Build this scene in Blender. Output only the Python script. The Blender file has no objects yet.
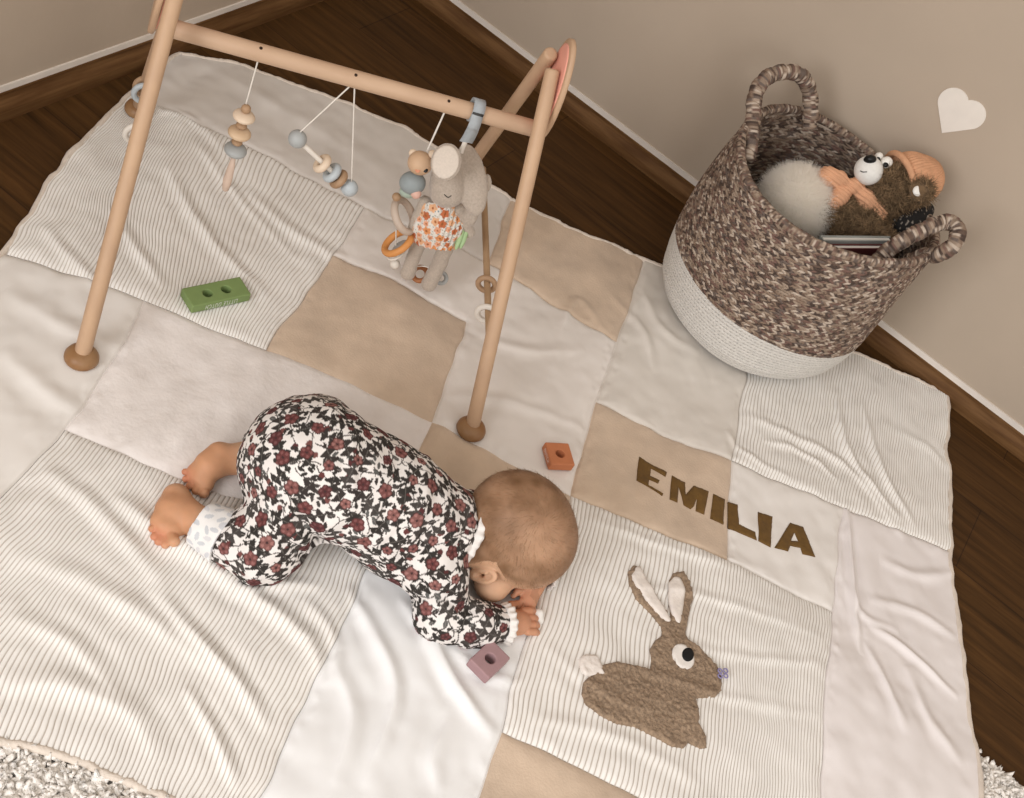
import bpy, bmesh, math, random
import numpy as np
from mathutils import Vector, Matrix, geometry
import openvdb as vdb

rng = np.random.default_rng(7)
random.seed(7)
SC = bpy.context.scene
COL = SC.collection

# ------------------------------------------------------------------ camera
CAM = np.array([1.24064982, -2.22074064, 1.4])
CR = np.array([0.76657278, 0.52717374, 0.36667972])
CU = np.array([-0.62503752, 0.48156268, 0.61434964])
CT = np.array([0.14728973, -0.7001323, 0.69865621])
FPX = 1162.75
cd = bpy.data.cameras.new('camera'); co = bpy.data.objects.new('camera', cd); COL.objects.link(co)
cd.sensor_fit = 'HORIZONTAL'; cd.sensor_width = 36.0; cd.lens = FPX / 1024 * 36; cd.clip_start = 0.05
co.matrix_world = Matrix(((CR[0], CU[0], CT[0], CAM[0]), (CR[1], CU[1], CT[1], CAM[1]), (CR[2], CU[2], CT[2], CAM[2]), (0, 0, 0, 1)))
SC.camera = co

# ------------------------------------------------------------------ light
w = bpy.data.worlds.new('world'); SC.world = w; w.use_nodes = True
bgn = w.node_tree.nodes['Background']; bgn.inputs[0].default_value = (1.0, 0.915, 0.83, 1); bgn.inputs[1].default_value = 0.94
def area(name, loc, target, sx, sy, power, col):
    l = bpy.data.lights.new(name, 'AREA'); l.shape = 'RECTANGLE'; l.size = sx; l.size_y = sy; l.energy = power; l.color = col
    o = bpy.data.objects.new(name, l); COL.objects.link(o); o.location = loc
    o.rotation_euler = (Vector(target) - Vector(loc)).to_track_quat('-Z', 'Y').to_euler()
    return o
area('window_light', (-0.1, -4.3, 1.75), (1.0, -1.1, 0), 2.2, 1.7, 112, (0.985, 0.985, 1.0))
area('second_area_light', (2.9, -4.2, 2.1), (1.1, -1.2, 0), 1.0, 1.2, 28, (1.0, 0.98, 0.97))  # weaker second area light behind the camera
SC.view_settings.view_transform = 'Standard'; SC.view_settings.look = 'None'
SC.view_settings.exposure = 0.0; SC.view_settings.gamma = 1.0; SC.view_settings.use_curve_mapping = False

# ------------------------------------------------------------------ measuring helpers (photograph pixel -> place in the room)
def ray(px, py):
    return (px - 512) * CR - (py - 399) * CU - FPX * CT
def P(px, py, z=0.0):
    r = ray(px, py); t = (z - CAM[2]) / r[2]; return CAM + r * t
GB = np.array([0.7736, 0.6337, 0.0]); GP = np.array([-0.6337, 0.7736, 0.0]); GO = np.array([0.70014, -1.1345, 0.0])
def G(px, py, off=0.0):                       # on the upright plane through the gym's bar, off = further back
    r = ray(px, py); o = GO + GP * (0.29 + off); t = ((o - CAM) @ GP) / (r @ GP); return CAM + r * t
def K(p):                                     # metres per photograph pixel at p
    return float(-((np.asarray(p) - CAM) @ CT)) / FPX
def gl(b, p, z): return GO + GB * b + GP * p + np.array([0, 0, z])
def nz(v): v = np.asarray(v, float); return v / np.linalg.norm(v)

# ------------------------------------------------------------------ noise
def _h(ix, iy, iz, s):
    n = (ix * 374761393 + iy * 668265263 + iz * 2147483647 + s * 974634777) & 0xFFFFFFFF
    n = ((n ^ (n >> 13)) * 1274126177) & 0xFFFFFFFF
    n = n ^ (n >> 16)
    return (n & 0xFFFF) / 65535.0
def vn(p, scale, seed=0):
    q = np.asarray(p, float) / scale
    i = np.floor(q).astype(np.int64); f = q - i; f = f * f * (3 - 2 * f)
    r = 0
    for a in (0, 1):
        for b in (0, 1):
            for c in (0, 1):
                wt = (f[:, 0] if a else 1 - f[:, 0]) * (f[:, 1] if b else 1 - f[:, 1]) * (f[:, 2] if c else 1 - f[:, 2])
                r = r + wt * _h(i[:, 0] + a, i[:, 1] + b, i[:, 2] + c, seed)
    return r * 2 - 1
def fbm(p, scale, seed=0, oc=3):
    return sum(vn(p, scale / 2 ** k, seed + k) / 2 ** k for k in range(oc))

# ------------------------------------------------------------------ materials
def nt(name):
    m = bpy.data.materials.new(name); m.use_nodes = True
    return m, m.node_tree.nodes, m.node_tree.links, m.node_tree.nodes['Principled BSDF']
def lin(c): return tuple(((x / 255 + 0.055) / 1.055) ** 2.4 if x / 255 > 0.04045 else x / 255 / 12.92 for x in c) + (1,)
def mat(name, col, rough=0.8, var=0.08, nscale=30.0, bump=0.15, bscale=400.0, attr=False, sheen=0.0, sss=0.0, stretch=None, bdist=0.001, spec=0.3, col2=None):
    m, N, L, b = nt(name)
    b.inputs['Roughness'].default_value = rough
    b.inputs['Specular IOR Level'].default_value = spec
    tc = N.new('ShaderNodeTexCoord'); mp = N.new('ShaderNodeMapping'); L.new(tc.outputs['Object'], mp.inputs[0])
    if stretch: mp.inputs['Scale'].default_value = stretch
    n1 = N.new('ShaderNodeTexNoise'); n1.inputs['Scale'].default_value = nscale; n1.inputs['Detail'].default_value = 4; L.new(mp.outputs[0], n1.inputs[0])
    if attr:
        a = N.new('ShaderNodeAttribute'); a.attribute_name = 'Col'; src = a.outputs['Color']
    else:
        rgb = N.new('ShaderNodeRGB'); rgb.outputs[0].default_value = tuple(col[:3]) + (1,); src = rgb.outputs[0]
    mx = N.new('ShaderNodeMix'); mx.data_type = 'RGBA'; mx.blend_type = 'MULTIPLY' if col2 is None else 'MIX'
    L.new(src, mx.inputs['A'])
    if col2 is None:
        mr = N.new('ShaderNodeMapRange'); mr.inputs['From Min'].default_value = 0.3; mr.inputs['From Max'].default_value = 0.7
        mr.inputs['To Min'].default_value = 1 - 2 * var; mr.inputs['To Max'].default_value = 1.0
        L.new(n1.outputs['Fac'], mr.inputs[0]); cb = N.new('ShaderNodeCombineColor')
        for k in range(3): L.new(mr.outputs[0], cb.inputs[k])
        L.new(cb.outputs[0], mx.inputs['B']); mx.inputs['Factor'].default_value = 1
    else:
        mx.inputs['B'].default_value = tuple(col2[:3]) + (1,)
        mr = N.new('ShaderNodeMapRange'); mr.inputs['From Min'].default_value = 0.35; mr.inputs['From Max'].default_value = 0.65
        L.new(n1.outputs['Fac'], mr.inputs[0]); L.new(mr.outputs[0], mx.inputs['Factor'])
    L.new(mx.outputs['Result'], b.inputs['Base Color'])
    if bump:
        n2 = N.new('ShaderNodeTexNoise'); n2.inputs['Scale'].default_value = bscale; n2.inputs['Detail'].default_value = 3; L.new(mp.outputs[0], n2.inputs[0])
        bp = N.new('ShaderNodeBump'); bp.inputs['Strength'].default_value = bump; bp.inputs['Distance'].default_value = bdist
        L.new(n2.outputs['Fac'], bp.inputs['Height']); L.new(bp.outputs[0], b.inputs['Normal'])
    if sheen: b.inputs['Sheen Weight'].default_value = sheen; b.inputs['Sheen Roughness'].default_value = 0.5
    if sss:
        b.inputs['Subsurface Weight'].default_value = sss; b.inputs['Subsurface Radius'].default_value = (0.012, 0.005, 0.003); b.inputs['Subsurface Scale'].default_value = 1.0
    return m
def wood(name, c1, c2, axis=0, rough=0.5, scale=14.0):
    st = [1.0, 1.0, 1.0]; st = [9.0 if i != axis else 0.8 for i in range(3)]
    return mat(name, c1, rough, nscale=scale, bump=0.08, bscale=60, stretch=tuple(st), col2=c2, spec=0.12)

# ------------------------------------------------------------------ object helpers
ORG = {}
def tag(o, label=None, cat=None, group=None, kind=None):
    if label: o['label'] = label
    if cat: o['category'] = cat
    if group: o['group'] = group
    if kind: o['kind'] = kind
    return o
def thing(name, loc, label, cat, group=None):
    o = bpy.data.objects.new(name, None); o.empty_display_size = 0.05; COL.objects.link(o); o.location = tuple(loc)
    ORG[o.name] = np.array(loc, float)
    return tag(o, label, cat, group)
def mk(name, V, faces, m, parent=None, smooth=True, cols=None, loc=None, label=None):
    V = np.asarray(V, float)
    if isinstance(faces, np.ndarray): faces = [faces]
    faces = [np.asarray(f, np.int32) for f in faces if len(f)]
    if parent is not None: o0 = ORG[parent.name]
    elif loc is not None: o0 = np.array(loc, float)
    else: o0 = np.array([V[:, 0].mean(), V[:, 1].mean(), V[:, 2].min()])
    me = bpy.data.meshes.new(name)
    me.vertices.add(len(V)); me.vertices.foreach_set('co', (V - o0).astype(np.float32).ravel())
    tot = np.concatenate([np.full(len(f), f.shape[1], np.int32) for f in faces])
    idx = np.concatenate([f.ravel() for f in faces])
    st = np.concatenate([[0], np.cumsum(tot)[:-1]]).astype(np.int32)
    me.loops.add(len(idx)); me.loops.foreach_set('vertex_index', idx)
    me.polygons.add(len(tot)); me.polygons.foreach_set('loop_start', st)
    me.update(calc_edges=True); me.validate(clean_customdata=False)
    me.polygons.foreach_set('use_smooth', np.full(len(me.polygons), bool(smooth)))
    if cols is not None:
        a = me.color_attributes.new('Col', 'FLOAT_COLOR', 'POINT')
        c = np.ones((len(V), 4), np.float32); c[:, :3] = cols; a.data.foreach_set('color', c.ravel())
    me.materials.append(m)
    o = bpy.data.objects.new(name, me); COL.objects.link(o)
    if parent is not None: o.parent = parent
    else: o.location = tuple(o0)
    ORG[o.name] = o0
    if label: o['label'] = label
    return o
def grid_faces(nu, nv, cu=False, cv=False, flip=False):
    i = np.arange(nu if cu else nu - 1); j = np.arange(nv if cv else nv - 1)
    I, J = np.meshgrid(i, j, indexing='ij'); I2 = (I + 1) % nu; J2 = (J + 1) % nv
    f = np.stack([I * nv + J, I2 * nv + J, I2 * nv + J2, I * nv + J2], -1).reshape(-1, 4)
    return f[:, ::-1] if flip else f
def frame(d):
    d = nz(d); a = np.array([0, 0, 1.0]) if abs(d[2]) < 0.9 else np.array([1.0, 0, 0])
    u = nz(np.cross(a, d)); v = np.cross(d, u); return u, v, d
def lathe(a, axis, prof, n=40):               # prof: (r, h) pairs along axis
    u, v, d = frame(axis); t = np.linspace(0, 2 * np.pi, n, endpoint=False)
    V = [np.asarray(a) + d * h + r * (np.cos(t)[:, None] * u + np.sin(t)[:, None] * v) for r, h in prof]
    V = np.concatenate(V); k = len(prof)
    f = grid_faces(k, n, cv=True)
    c = [np.asarray(a) + d * prof[0][1], np.asarray(a) + d * prof[-1][1]]
    nb = len(V); V = np.vstack([V, c]); j = np.arange(n); j2 = (j + 1) % n
    t0 = np.stack([np.full(n, nb), j, j2], 1)[:, ::-1]; t1 = np.stack([np.full(n, nb + 1), (k - 1) * n + j, (k - 1) * n + j2], 1)
    return V, [f[:, ::-1], t0, t1]
def rod(a, b, r, r2=None, n=28, rnd=0.3):
    r2 = r if r2 is None else r2; a = np.asarray(a, float); b = np.asarray(b, float); L = np.linalg.norm(b - a); e = rnd
    pr = [(r * (1 - e) * .5, 0), (r * (1 - e), 0), (r * (1 - e * 0.3), r * e * 0.3), (r, r * e)]
    pr += [(r + (r2 - r) * s, r * e + (L - r * e - r2 * e) * s) for s in (0.25, 0.5, 0.75, 1)] + [(r2 * (1 - e * 0.3), L - r2 * e * 0.3), (r2 * (1 - e), L), (r2 * (1 - e) * .5, L)]
    return lathe(a, b - a, pr, n)
def sphere(c, r, axis=(0, 0, 1), h=None, n=28, k=14):
    h = r if h is None else h
    return lathe(c, axis, [(max(1e-4, r * math.sin(math.pi * i / k)), -h * math.cos(math.pi * i / k)) for i in range(k + 1)], n)
def torus(c, axis, R, r, n=44, k=16, e=1.0):
    u, v, d = frame(axis); t = np.linspace(0, 2 * np.pi, n, endpoint=False); s = np.linspace(0, 2 * np.pi, k, endpoint=False)
    T, S = np.meshgrid(t, s, indexing='ij'); rr = R + r * np.cos(S)
    V = np.asarray(c) + (rr * np.cos(T))[..., None] * u + (rr * np.sin(T))[..., None] * v + (r * e * np.sin(S))[..., None] * d
    return V.reshape(-1, 3), [grid_faces(n, k, True, True)]
def tube(pts, r, n=10, closed=False, up=None):
    pts = np.asarray(pts, float); m = len(pts); r = np.broadcast_to(np.asarray(r, float), (m,))
    if closed: tg = np.roll(pts, -1, 0) - np.roll(pts, 1, 0)
    else: tg = np.gradient(pts, axis=0)
    tg /= np.linalg.norm(tg, axis=1)[:, None] + 1e-12
    u = frame(tg[0])[0] if up is None else nz(np.cross(up, tg[0])); U = []
    for k in range(m):
        u = u - (u @ tg[k]) * tg[k]; u = nz(u); U.append(u)
    U = np.array(U); Vv = np.cross(tg, U); s = np.linspace(0, 2 * np.pi, n, endpoint=False)
    V = pts[:, None] + r[:, None, None] * (np.cos(s)[None, :, None] * U[:, None] + np.sin(s)[None, :, None] * Vv[:, None])
    F = [grid_faces(m, n, cu=closed, cv=True, flip=True)]
    V = V.reshape(-1, 3)
    if not closed:
        nb = len(V); V = np.vstack([V, pts[0], pts[-1]]); j = np.arange(n); j2 = (j + 1) % n
        F += [np.stack([np.full(n, nb), j2, j], 1), np.stack([np.full(n, nb + 1), (m - 1) * n + j, (m - 1) * n + j2], 1)]
    return V, F
def spline(pts, n=60):
    pts = np.asarray(pts, float); m = len(pts); t = np.linspace(0, m - 1, n); i = np.clip(np.floor(t).astype(int), 0, m - 2); f = (t - i)[:, None]
    e = np.vstack([2 * pts[0] - pts[1], pts, 2 * pts[-1] - pts[-2]]); a, b, c, d = e[i], e[i + 1], e[i + 2], e[i + 3]
    return 0.5 * (2 * b + (c - a) * f + (2 * a - 5 * b + 4 * c - d) * f ** 2 + (3 * b - a - 3 * c + d) * f ** 3)
def join(parts):
    V, F, o = [], [], 0
    for v, f in parts:
        V.append(v); F += [x + o for x in f]; o += len(v)
    by = {}
    for x in F: by.setdefault(x.shape[1], []).append(x)
    return np.vstack(V), [np.vstack(x) for x in by.values()]
def box(lo, hi, M=None, o=None):
    v = np.array([[x, y, z] for x in (lo[0], hi[0]) for y in (lo[1], hi[1]) for z in (lo[2], hi[2])], float)
    f = np.array([[0, 1, 3, 2], [4, 6, 7, 5], [0, 4, 5, 1], [2, 3, 7, 6], [0, 2, 6, 4], [1, 5, 7, 3]])
    if M is not None: v = v @ np.asarray(M)
    if o is not None: v = v + o
    return v, [f]

# ------------------------------------------------------------------ solid modelling by blended distance fields
class Field:
    def __init__(s, lo, hi, vox):
        s.lo = np.array(lo, float); s.v = vox; s.n = np.ceil((np.array(hi) - s.lo) / vox).astype(int) + 1
        s.D = np.full(s.n, 1.0, np.float32)
    def _box(s, lo, hi):
        a = np.clip(np.floor((lo - s.lo) / s.v).astype(int), 0, s.n - 1); b = np.clip(np.ceil((hi - s.lo) / s.v).astype(int) + 1, 1, s.n)
        sl = tuple(slice(a[k], b[k]) for k in range(3))
        ax = [s.lo[k] + s.v * np.arange(a[k], b[k], dtype=np.float32) for k in range(3)]
        return sl, np.stack(np.meshgrid(*ax, indexing='ij'), -1).astype(np.float32)
    def _op(s, sl, d, k, mode):
        D = s.D[sl]
        if mode == 'add':
            h = np.clip(0.5 + 0.5 * (D - d) / k, 0, 1); h = np.where(D > 0.9, 1.0, h); r = np.where(D > 0.9, d, D * (1 - h) + d * h - k * h * (1 - h))
        elif mode == 'sub':
            d = -d; h = np.clip(0.5 - 0.5 * (D - d) / k, 0, 1); r = D * (1 - h) + d * h + k * h * (1 - h)
        s.D[sl] = r
    def cap(s, a, b, ra, rb=None, k=0.01, mode='add'):
        rb = ra if rb is None else rb; a = np.asarray(a, float); b = np.asarray(b, float); m = max(ra, rb) + k * 1.5 + 5 * s.v
        sl, p = s._box(np.minimum(a, b) - m, np.maximum(a, b) + m)
        ba = (b - a).astype(np.float32); q = p - a.astype(np.float32); t = np.clip(q @ ba / max(1e-12, ba @ ba), 0, 1)
        d = np.linalg.norm(q - t[..., None] * ba, axis=-1) - (ra + (rb - ra) * t)
        s._op(sl, d, k, mode); return s
    def chain(s, pts, rs, k=0.01, mode='add'):
        for i in range(len(pts) - 1): s.cap(pts[i], pts[i + 1], rs[i], rs[i + 1], k, mode)
        return s
    def ell(s, c, r, R=np.eye(3), k=0.01, mode='add'):   # rows of R are the axes
        c = np.asarray(c, float); r = np.asarray(r, float); R = np.asarray(R, float); m = r.max() + k * 1.5 + 5 * s.v
        sl, p = s._box(c - m, c + m); q = ((p - c.astype(np.float32)) @ R.T.astype(np.float32))
        k0 = np.linalg.norm(q / r, axis=-1); k1 = np.linalg.norm(q / r ** 2, axis=-1) + 1e-9
        s._op(sl, k0 * (k0 - 1) / k1, k, mode); return s
    def bx(s, c, h, R=np.eye(3), rd=0.001, k=0.001, mode='add'):
        c = np.asarray(c, float); h = np.asarray(h, float); m = np.linalg.norm(h) + k * 1.5 + 5 * s.v
        sl, p = s._box(c - m, c + m); q = np.abs((p - c) @ np.asarray(R).T) - (h - rd)
        d = np.linalg.norm(np.maximum(q, 0), axis=-1) + np.minimum(q.max(-1), 0) - rd
        s._op(sl, d, k, mode); return s
    def cut(s, pt, n, lo=None, hi=None):      # remove the side n points to (inside a region)
        sl, p = s._box(np.array(lo if lo is not None else s.lo, float), np.array(hi if hi is not None else s.lo + s.n * s.v, float))
        d = (p - np.asarray(pt)) @ nz(n); s.D[sl] = np.maximum(s.D[sl], d); return s
    def mesh(s, smooth=0):
        g = vdb.FloatGrid(3.0); g.copyFromArray(np.ascontiguousarray(np.clip(s.D / s.v, -3, 3).astype(np.float32)))
        p, q = g.convertToQuads(0.0); V = p.astype(float) * s.v + s.lo
        return V, [q.astype(np.int32)]
def vnormals(V, F):
    n = np.zeros_like(V)
    for f in F:
        a = np.cross(V[f[:, 2]] - V[f[:, 0]], V[f[:, -1]] - V[f[:, 1]])
        for k in range(f.shape[1]): np.add.at(n, f[:, k], a)
    return n / (np.linalg.norm(n, axis=1)[:, None] + 1e-12)
def strands(pts, nrm, length, width, curl=0.3, seg=3, lean=None, jitter=0.35, seed=1, taper=0.15):
    r = np.random.default_rng(seed); n = len(pts); L = length * (0.6 + 0.7 * r.random(n))[:, None]
    d = nrm + jitter * r.normal(size=(n, 3)); 
    if lean is not None: d = d + lean
    d /= np.linalg.norm(d, axis=1)[:, None]; side = np.cross(d, r.normal(size=(n, 3))); side /= np.linalg.norm(side, axis=1)[:, None]
    bend = np.cross(d, side) * curl; V = np.zeros((n, (seg + 1) * 2, 3))
    for k in range(seg + 1):
        t = k / seg; c = pts + L * (d * t + bend * t * t); wd = width * (1 - (1 - taper) * t)
        V[:, 2 * k] = c - side * wd; V[:, 2 * k + 1] = c + side * wd
    f = [];
    b = (np.arange(n) * (seg + 1) * 2)[:, None]
    for k in range(seg): f.append(b + np.array([2 * k, 2 * k + 1, 2 * k + 3, 2 * k + 2]))
    return V.reshape(-1, 3), [np.concatenate(f)]
def sample_surface(V, F, n, seed=0):
    r = np.random.default_rng(seed); f = np.concatenate([x[:, :3] for x in F] + [x[:, [0, 2, 3]] for x in F if x.shape[1] == 4])
    a, b, c = V[f[:, 0]], V[f[:, 1]], V[f[:, 2]]; nr = np.cross(b - a, c - a); ar = np.linalg.norm(nr, axis=1)
    i = r.choice(len(f), n, p=ar / ar.sum()); u, v = r.random((2, n)); s = u + v > 1; u[s], v[s] = 1 - u[s], 1 - v[s]
    p = a[i] + (b[i] - a[i]) * u[:, None] + (c[i] - a[i]) * v[:, None]; return p, nr[i] / (ar[i][:, None] + 1e-12)

# ------------------------------------------------------------------ setting
LWX = -0.013; RWY = 0.013
wall_m = mat('plaster_wall', (0.475, 0.395, 0.315), 0.9, 0.05, 2.5, 0.25, 45, bdist=0.002, spec=0.15)
caulk_m = mat('white_sealant', (0.76, 0.70, 0.64), 0.7, 0.05, 20, 0.2, 80)
def floor_mat():
    m, N, L, b = nt('dark_wood_planks'); tc = N.new('ShaderNodeTexCoord')
    br = N.new('ShaderNodeTexBrick'); br.offset = 0.37; br.inputs['Scale'].default_value = 1; br.inputs['Brick Width'].default_value = 1.2; br.inputs['Row Height'].default_value = 0.19
    br.inputs['Mortar Size'].default_value = 0.0012; br.inputs['Color1'].default_value = (0.062, 0.028, 0.008, 1); br.inputs['Color2'].default_value = (0.071, 0.033, 0.0095, 1); br.inputs['Mortar'].default_value = (0.035, 0.016, 0.006, 1)
    L.new(tc.outputs['Object'], br.inputs[0])
    mp = N.new('ShaderNodeMapping'); mp.inputs['Scale'].default_value = (1.6, 26, 1); L.new(tc.outputs['Object'], mp.inputs[0])
    n = N.new('ShaderNodeTexNoise'); n.inputs['Scale'].default_value = 2.2; n.inputs['Detail'].default_value = 8; n.inputs['Roughness'].default_value = 0.65; n.inputs['Distortion'].default_value = 0.6; L.new(mp.outputs[0], n.inputs[0])
    mr = N.new('ShaderNodeMapRange'); mr.inputs['From Min'].default_value = 0.3; mr.inputs['From Max'].default_value = 0.7; mr.inputs['To Min'].default_value = 0.5; mr.inputs['To Max'].default_value = 1.5; L.new(n.outputs['Fac'], mr.inputs[0])
    cb = N.new('ShaderNodeCombineColor'); [L.new(mr.outputs[0], cb.inputs[k]) for k in range(3)]
    mx = N.new('ShaderNodeMix'); mx.data_type = 'RGBA'; mx.blend_type = 'MULTIPLY'; mx.inputs['Factor'].default_value = 1; L.new(br.outputs['Color'], mx.inputs['A']); L.new(cb.outputs[0], mx.inputs['B'])
    L.new(mx.outputs['Result'], b.inputs['Base Color']); b.inputs['Roughness'].default_value = 0.6; b.inputs['Specular IOR Level'].default_value = 0.15
    bp = N.new('ShaderNodeBump'); bp.inputs['Strength'].default_value = 0.15; bp.inputs['Distance'].default_value = 0.001; L.new(n.outputs['Fac'], bp.inputs['Height']); L.new(bp.outputs[0], b.inputs['Normal'])
    return m
tag(mk('floor', *box((-0.1, -3.6, -0.03), (3.6, 0.1, 0.0)), floor_mat(), smooth=False), kind='structure')
tag(mk('wall_left', *box((LWX - 0.08, -3.6, 0), (LWX, 0.1, 2.4)), wall_m, smooth=False), kind='structure')
tag(mk('wall_right', *box((LWX, RWY, 0), (3.6, RWY + 0.08, 2.4)), wall_m, smooth=False), kind='structure')
base_m = wood('skirting_wood_x', (0.165, 0.085, 0.034), (0.095, 0.044, 0.016), 0, 0.62, 10)
base_m2 = wood('skirting_wood_y', (0.165, 0.085, 0.034), (0.095, 0.044, 0.016), 1, 0.62, 10)
prof = [(0.0, 0.0), (-0.0005, 0.012), (0.0, 0.020), (0.0015, 0.024), (0.004, 0.028), (0.0075, 0.034), (0.009, 0.040), (0.0085, 0.0445), (0.010, 0.0475), (0.013, 0.048), (0.013, 0.0)]
def sweep_prof(prof, along, a, b, scale=1.0):
    n = len(prof); V = []
    for t in np.linspace(a, b, 12):
        for d, z in prof: V.append((t, d, z * scale) if along == 'x' else (-d, t, z * scale))
    f = grid_faces(12, n, cv=True); return np.array(V), [f if along == 'x' else f]
tag(mk('baseboard_right', *sweep_prof(prof, 'x', -0.0, 3.6), base_m, smooth=False), kind='structure')
tag(mk('baseboard_left', *sweep_prof(prof, 'y', -3.6, 0.0, 1.17), base_m2, smooth=False), kind='structure')
tag(mk('trim_1', *box((0, 0.0095, 0.047), (3.6, 0.0135, 0.060)), caulk_m, smooth=False), kind='structure')
tag(mk('trim_2', *box((-0.0135, -3.6, 0.055), (-0.0095, 0.012, 0.067)), caulk_m, smooth=False), kind='structure')

# heart on the right hand wall
hc = np.array([1.2255, 0.5010]); t = np.linspace(0, np.pi, 44)
R_ = 0.0278; e_ = R_ * math.sqrt(2)               # a square standing on its corner with two half discs on the upper sides
c_r = np.array([e_ / 2, e_ / 2]); c_l = np.array([-e_ / 2, e_ / 2])
right = [c_r + R_ * np.array([math.cos(x), math.sin(x)]) for x in (-np.pi / 4 + t)]
left = [c_l + R_ * np.array([math.cos(x), math.sin(x)]) for x in (np.pi / 4 + t)]
H2 = np.array([(0, -e_)] + right + left); H2[:, 1] *= 1.0; nh = len(H2); y1 = RWY - 0.0015
hx, hz = hc[0] + H2[:, 0], hc[1] + H2[:, 1]
V = np.vstack([np.c_[hx, np.full(nh, RWY), hz], np.c_[hx, np.full(nh, y1), hz], [[hc[0], y1, hc[1]]]])
j = np.arange(nh); j2 = (j + 1) % nh
heart = mk('wall_heart', V, [np.stack([j, j2, nh + j2, nh + j], 1), np.stack([np.full(nh, 2 * nh), nh + j, nh + j2], 1)], mat('heart_white', (0.80, 0.75, 0.69), 0.7, 0.03), smooth=False)
tag(heart, 'flat white heart decoration on the beige wall above the basket', 'wall decoration')

# ------------------------------------------------------------------ quilt
ROWS = [
 [(180, 51), (258, 70), (400, 127), (512, 200), (645, 258), (758, 308), (868, 358), (948, 395)],
 [(128, 92), (205, 126), (365, 205), (487, 262), (617, 340), (742, 402), (858, 455), (950, 492)],
 [(75, 150), (165, 205), (335, 255), (468, 320), (597, 400), (733, 462), (845, 506), (952, 549)],
 [(0, 248), (145, 300), (268, 350), (430, 424), (570, 497), (725, 562), (832, 610), (962, 655)],
 [(-130, 345), (64, 427), (215, 494), (382, 535), (545, 575), (712, 640), (824, 690), (970, 735)],
 [(-330, 520), (-90, 590), (110, 640), (322, 668), (497, 735), (690, 826), (815, 880), (985, 900)],
 [(-420, 640), (-190, 700), (60, 761), (245, 835), (440, 920), (650, 990), (800, 1050), (985, 1080)]]
NODE = np.array([[P(x, y, 0.012)[:2] for x, y in r] for r in ROWS])     # 7 x 8 x 2
WALES = 38; SUB = 6; CB = WALES * SUB; RB = 44
def cr_interp(A, t):                           # Catmull-Rom along axis 0
    m = A.shape[0]; i = np.clip(np.floor(t).astype(int), 0, m - 2); f = (t - i).reshape((-1,) + (1,) * (A.ndim - 1))
    e = np.concatenate([[2 * A[0] - A[1]], A, [2 * A[-1] - A[-2]]]); a, b, c, d = e[i], e[i + 1], e[i + 2], e[i + 3]
    return 0.5 * (2 * b + (c - a) * f + (2 * a - 5 * b + 4 * c - d) * f ** 2 + (3 * b - a - 3 * c + d) * f ** 3)
tu = np.arange(7 * CB + 1) / CB; tv = np.arange(6 * RB + 1) / RB
XY = cr_interp(np.swapaxes(cr_interp(NODE, tv), 0, 1), tu)              # (nu, nv, 2)
RUGX0, RUGY1 = 0.62, float(P(982, 763, 0)[1])
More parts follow.
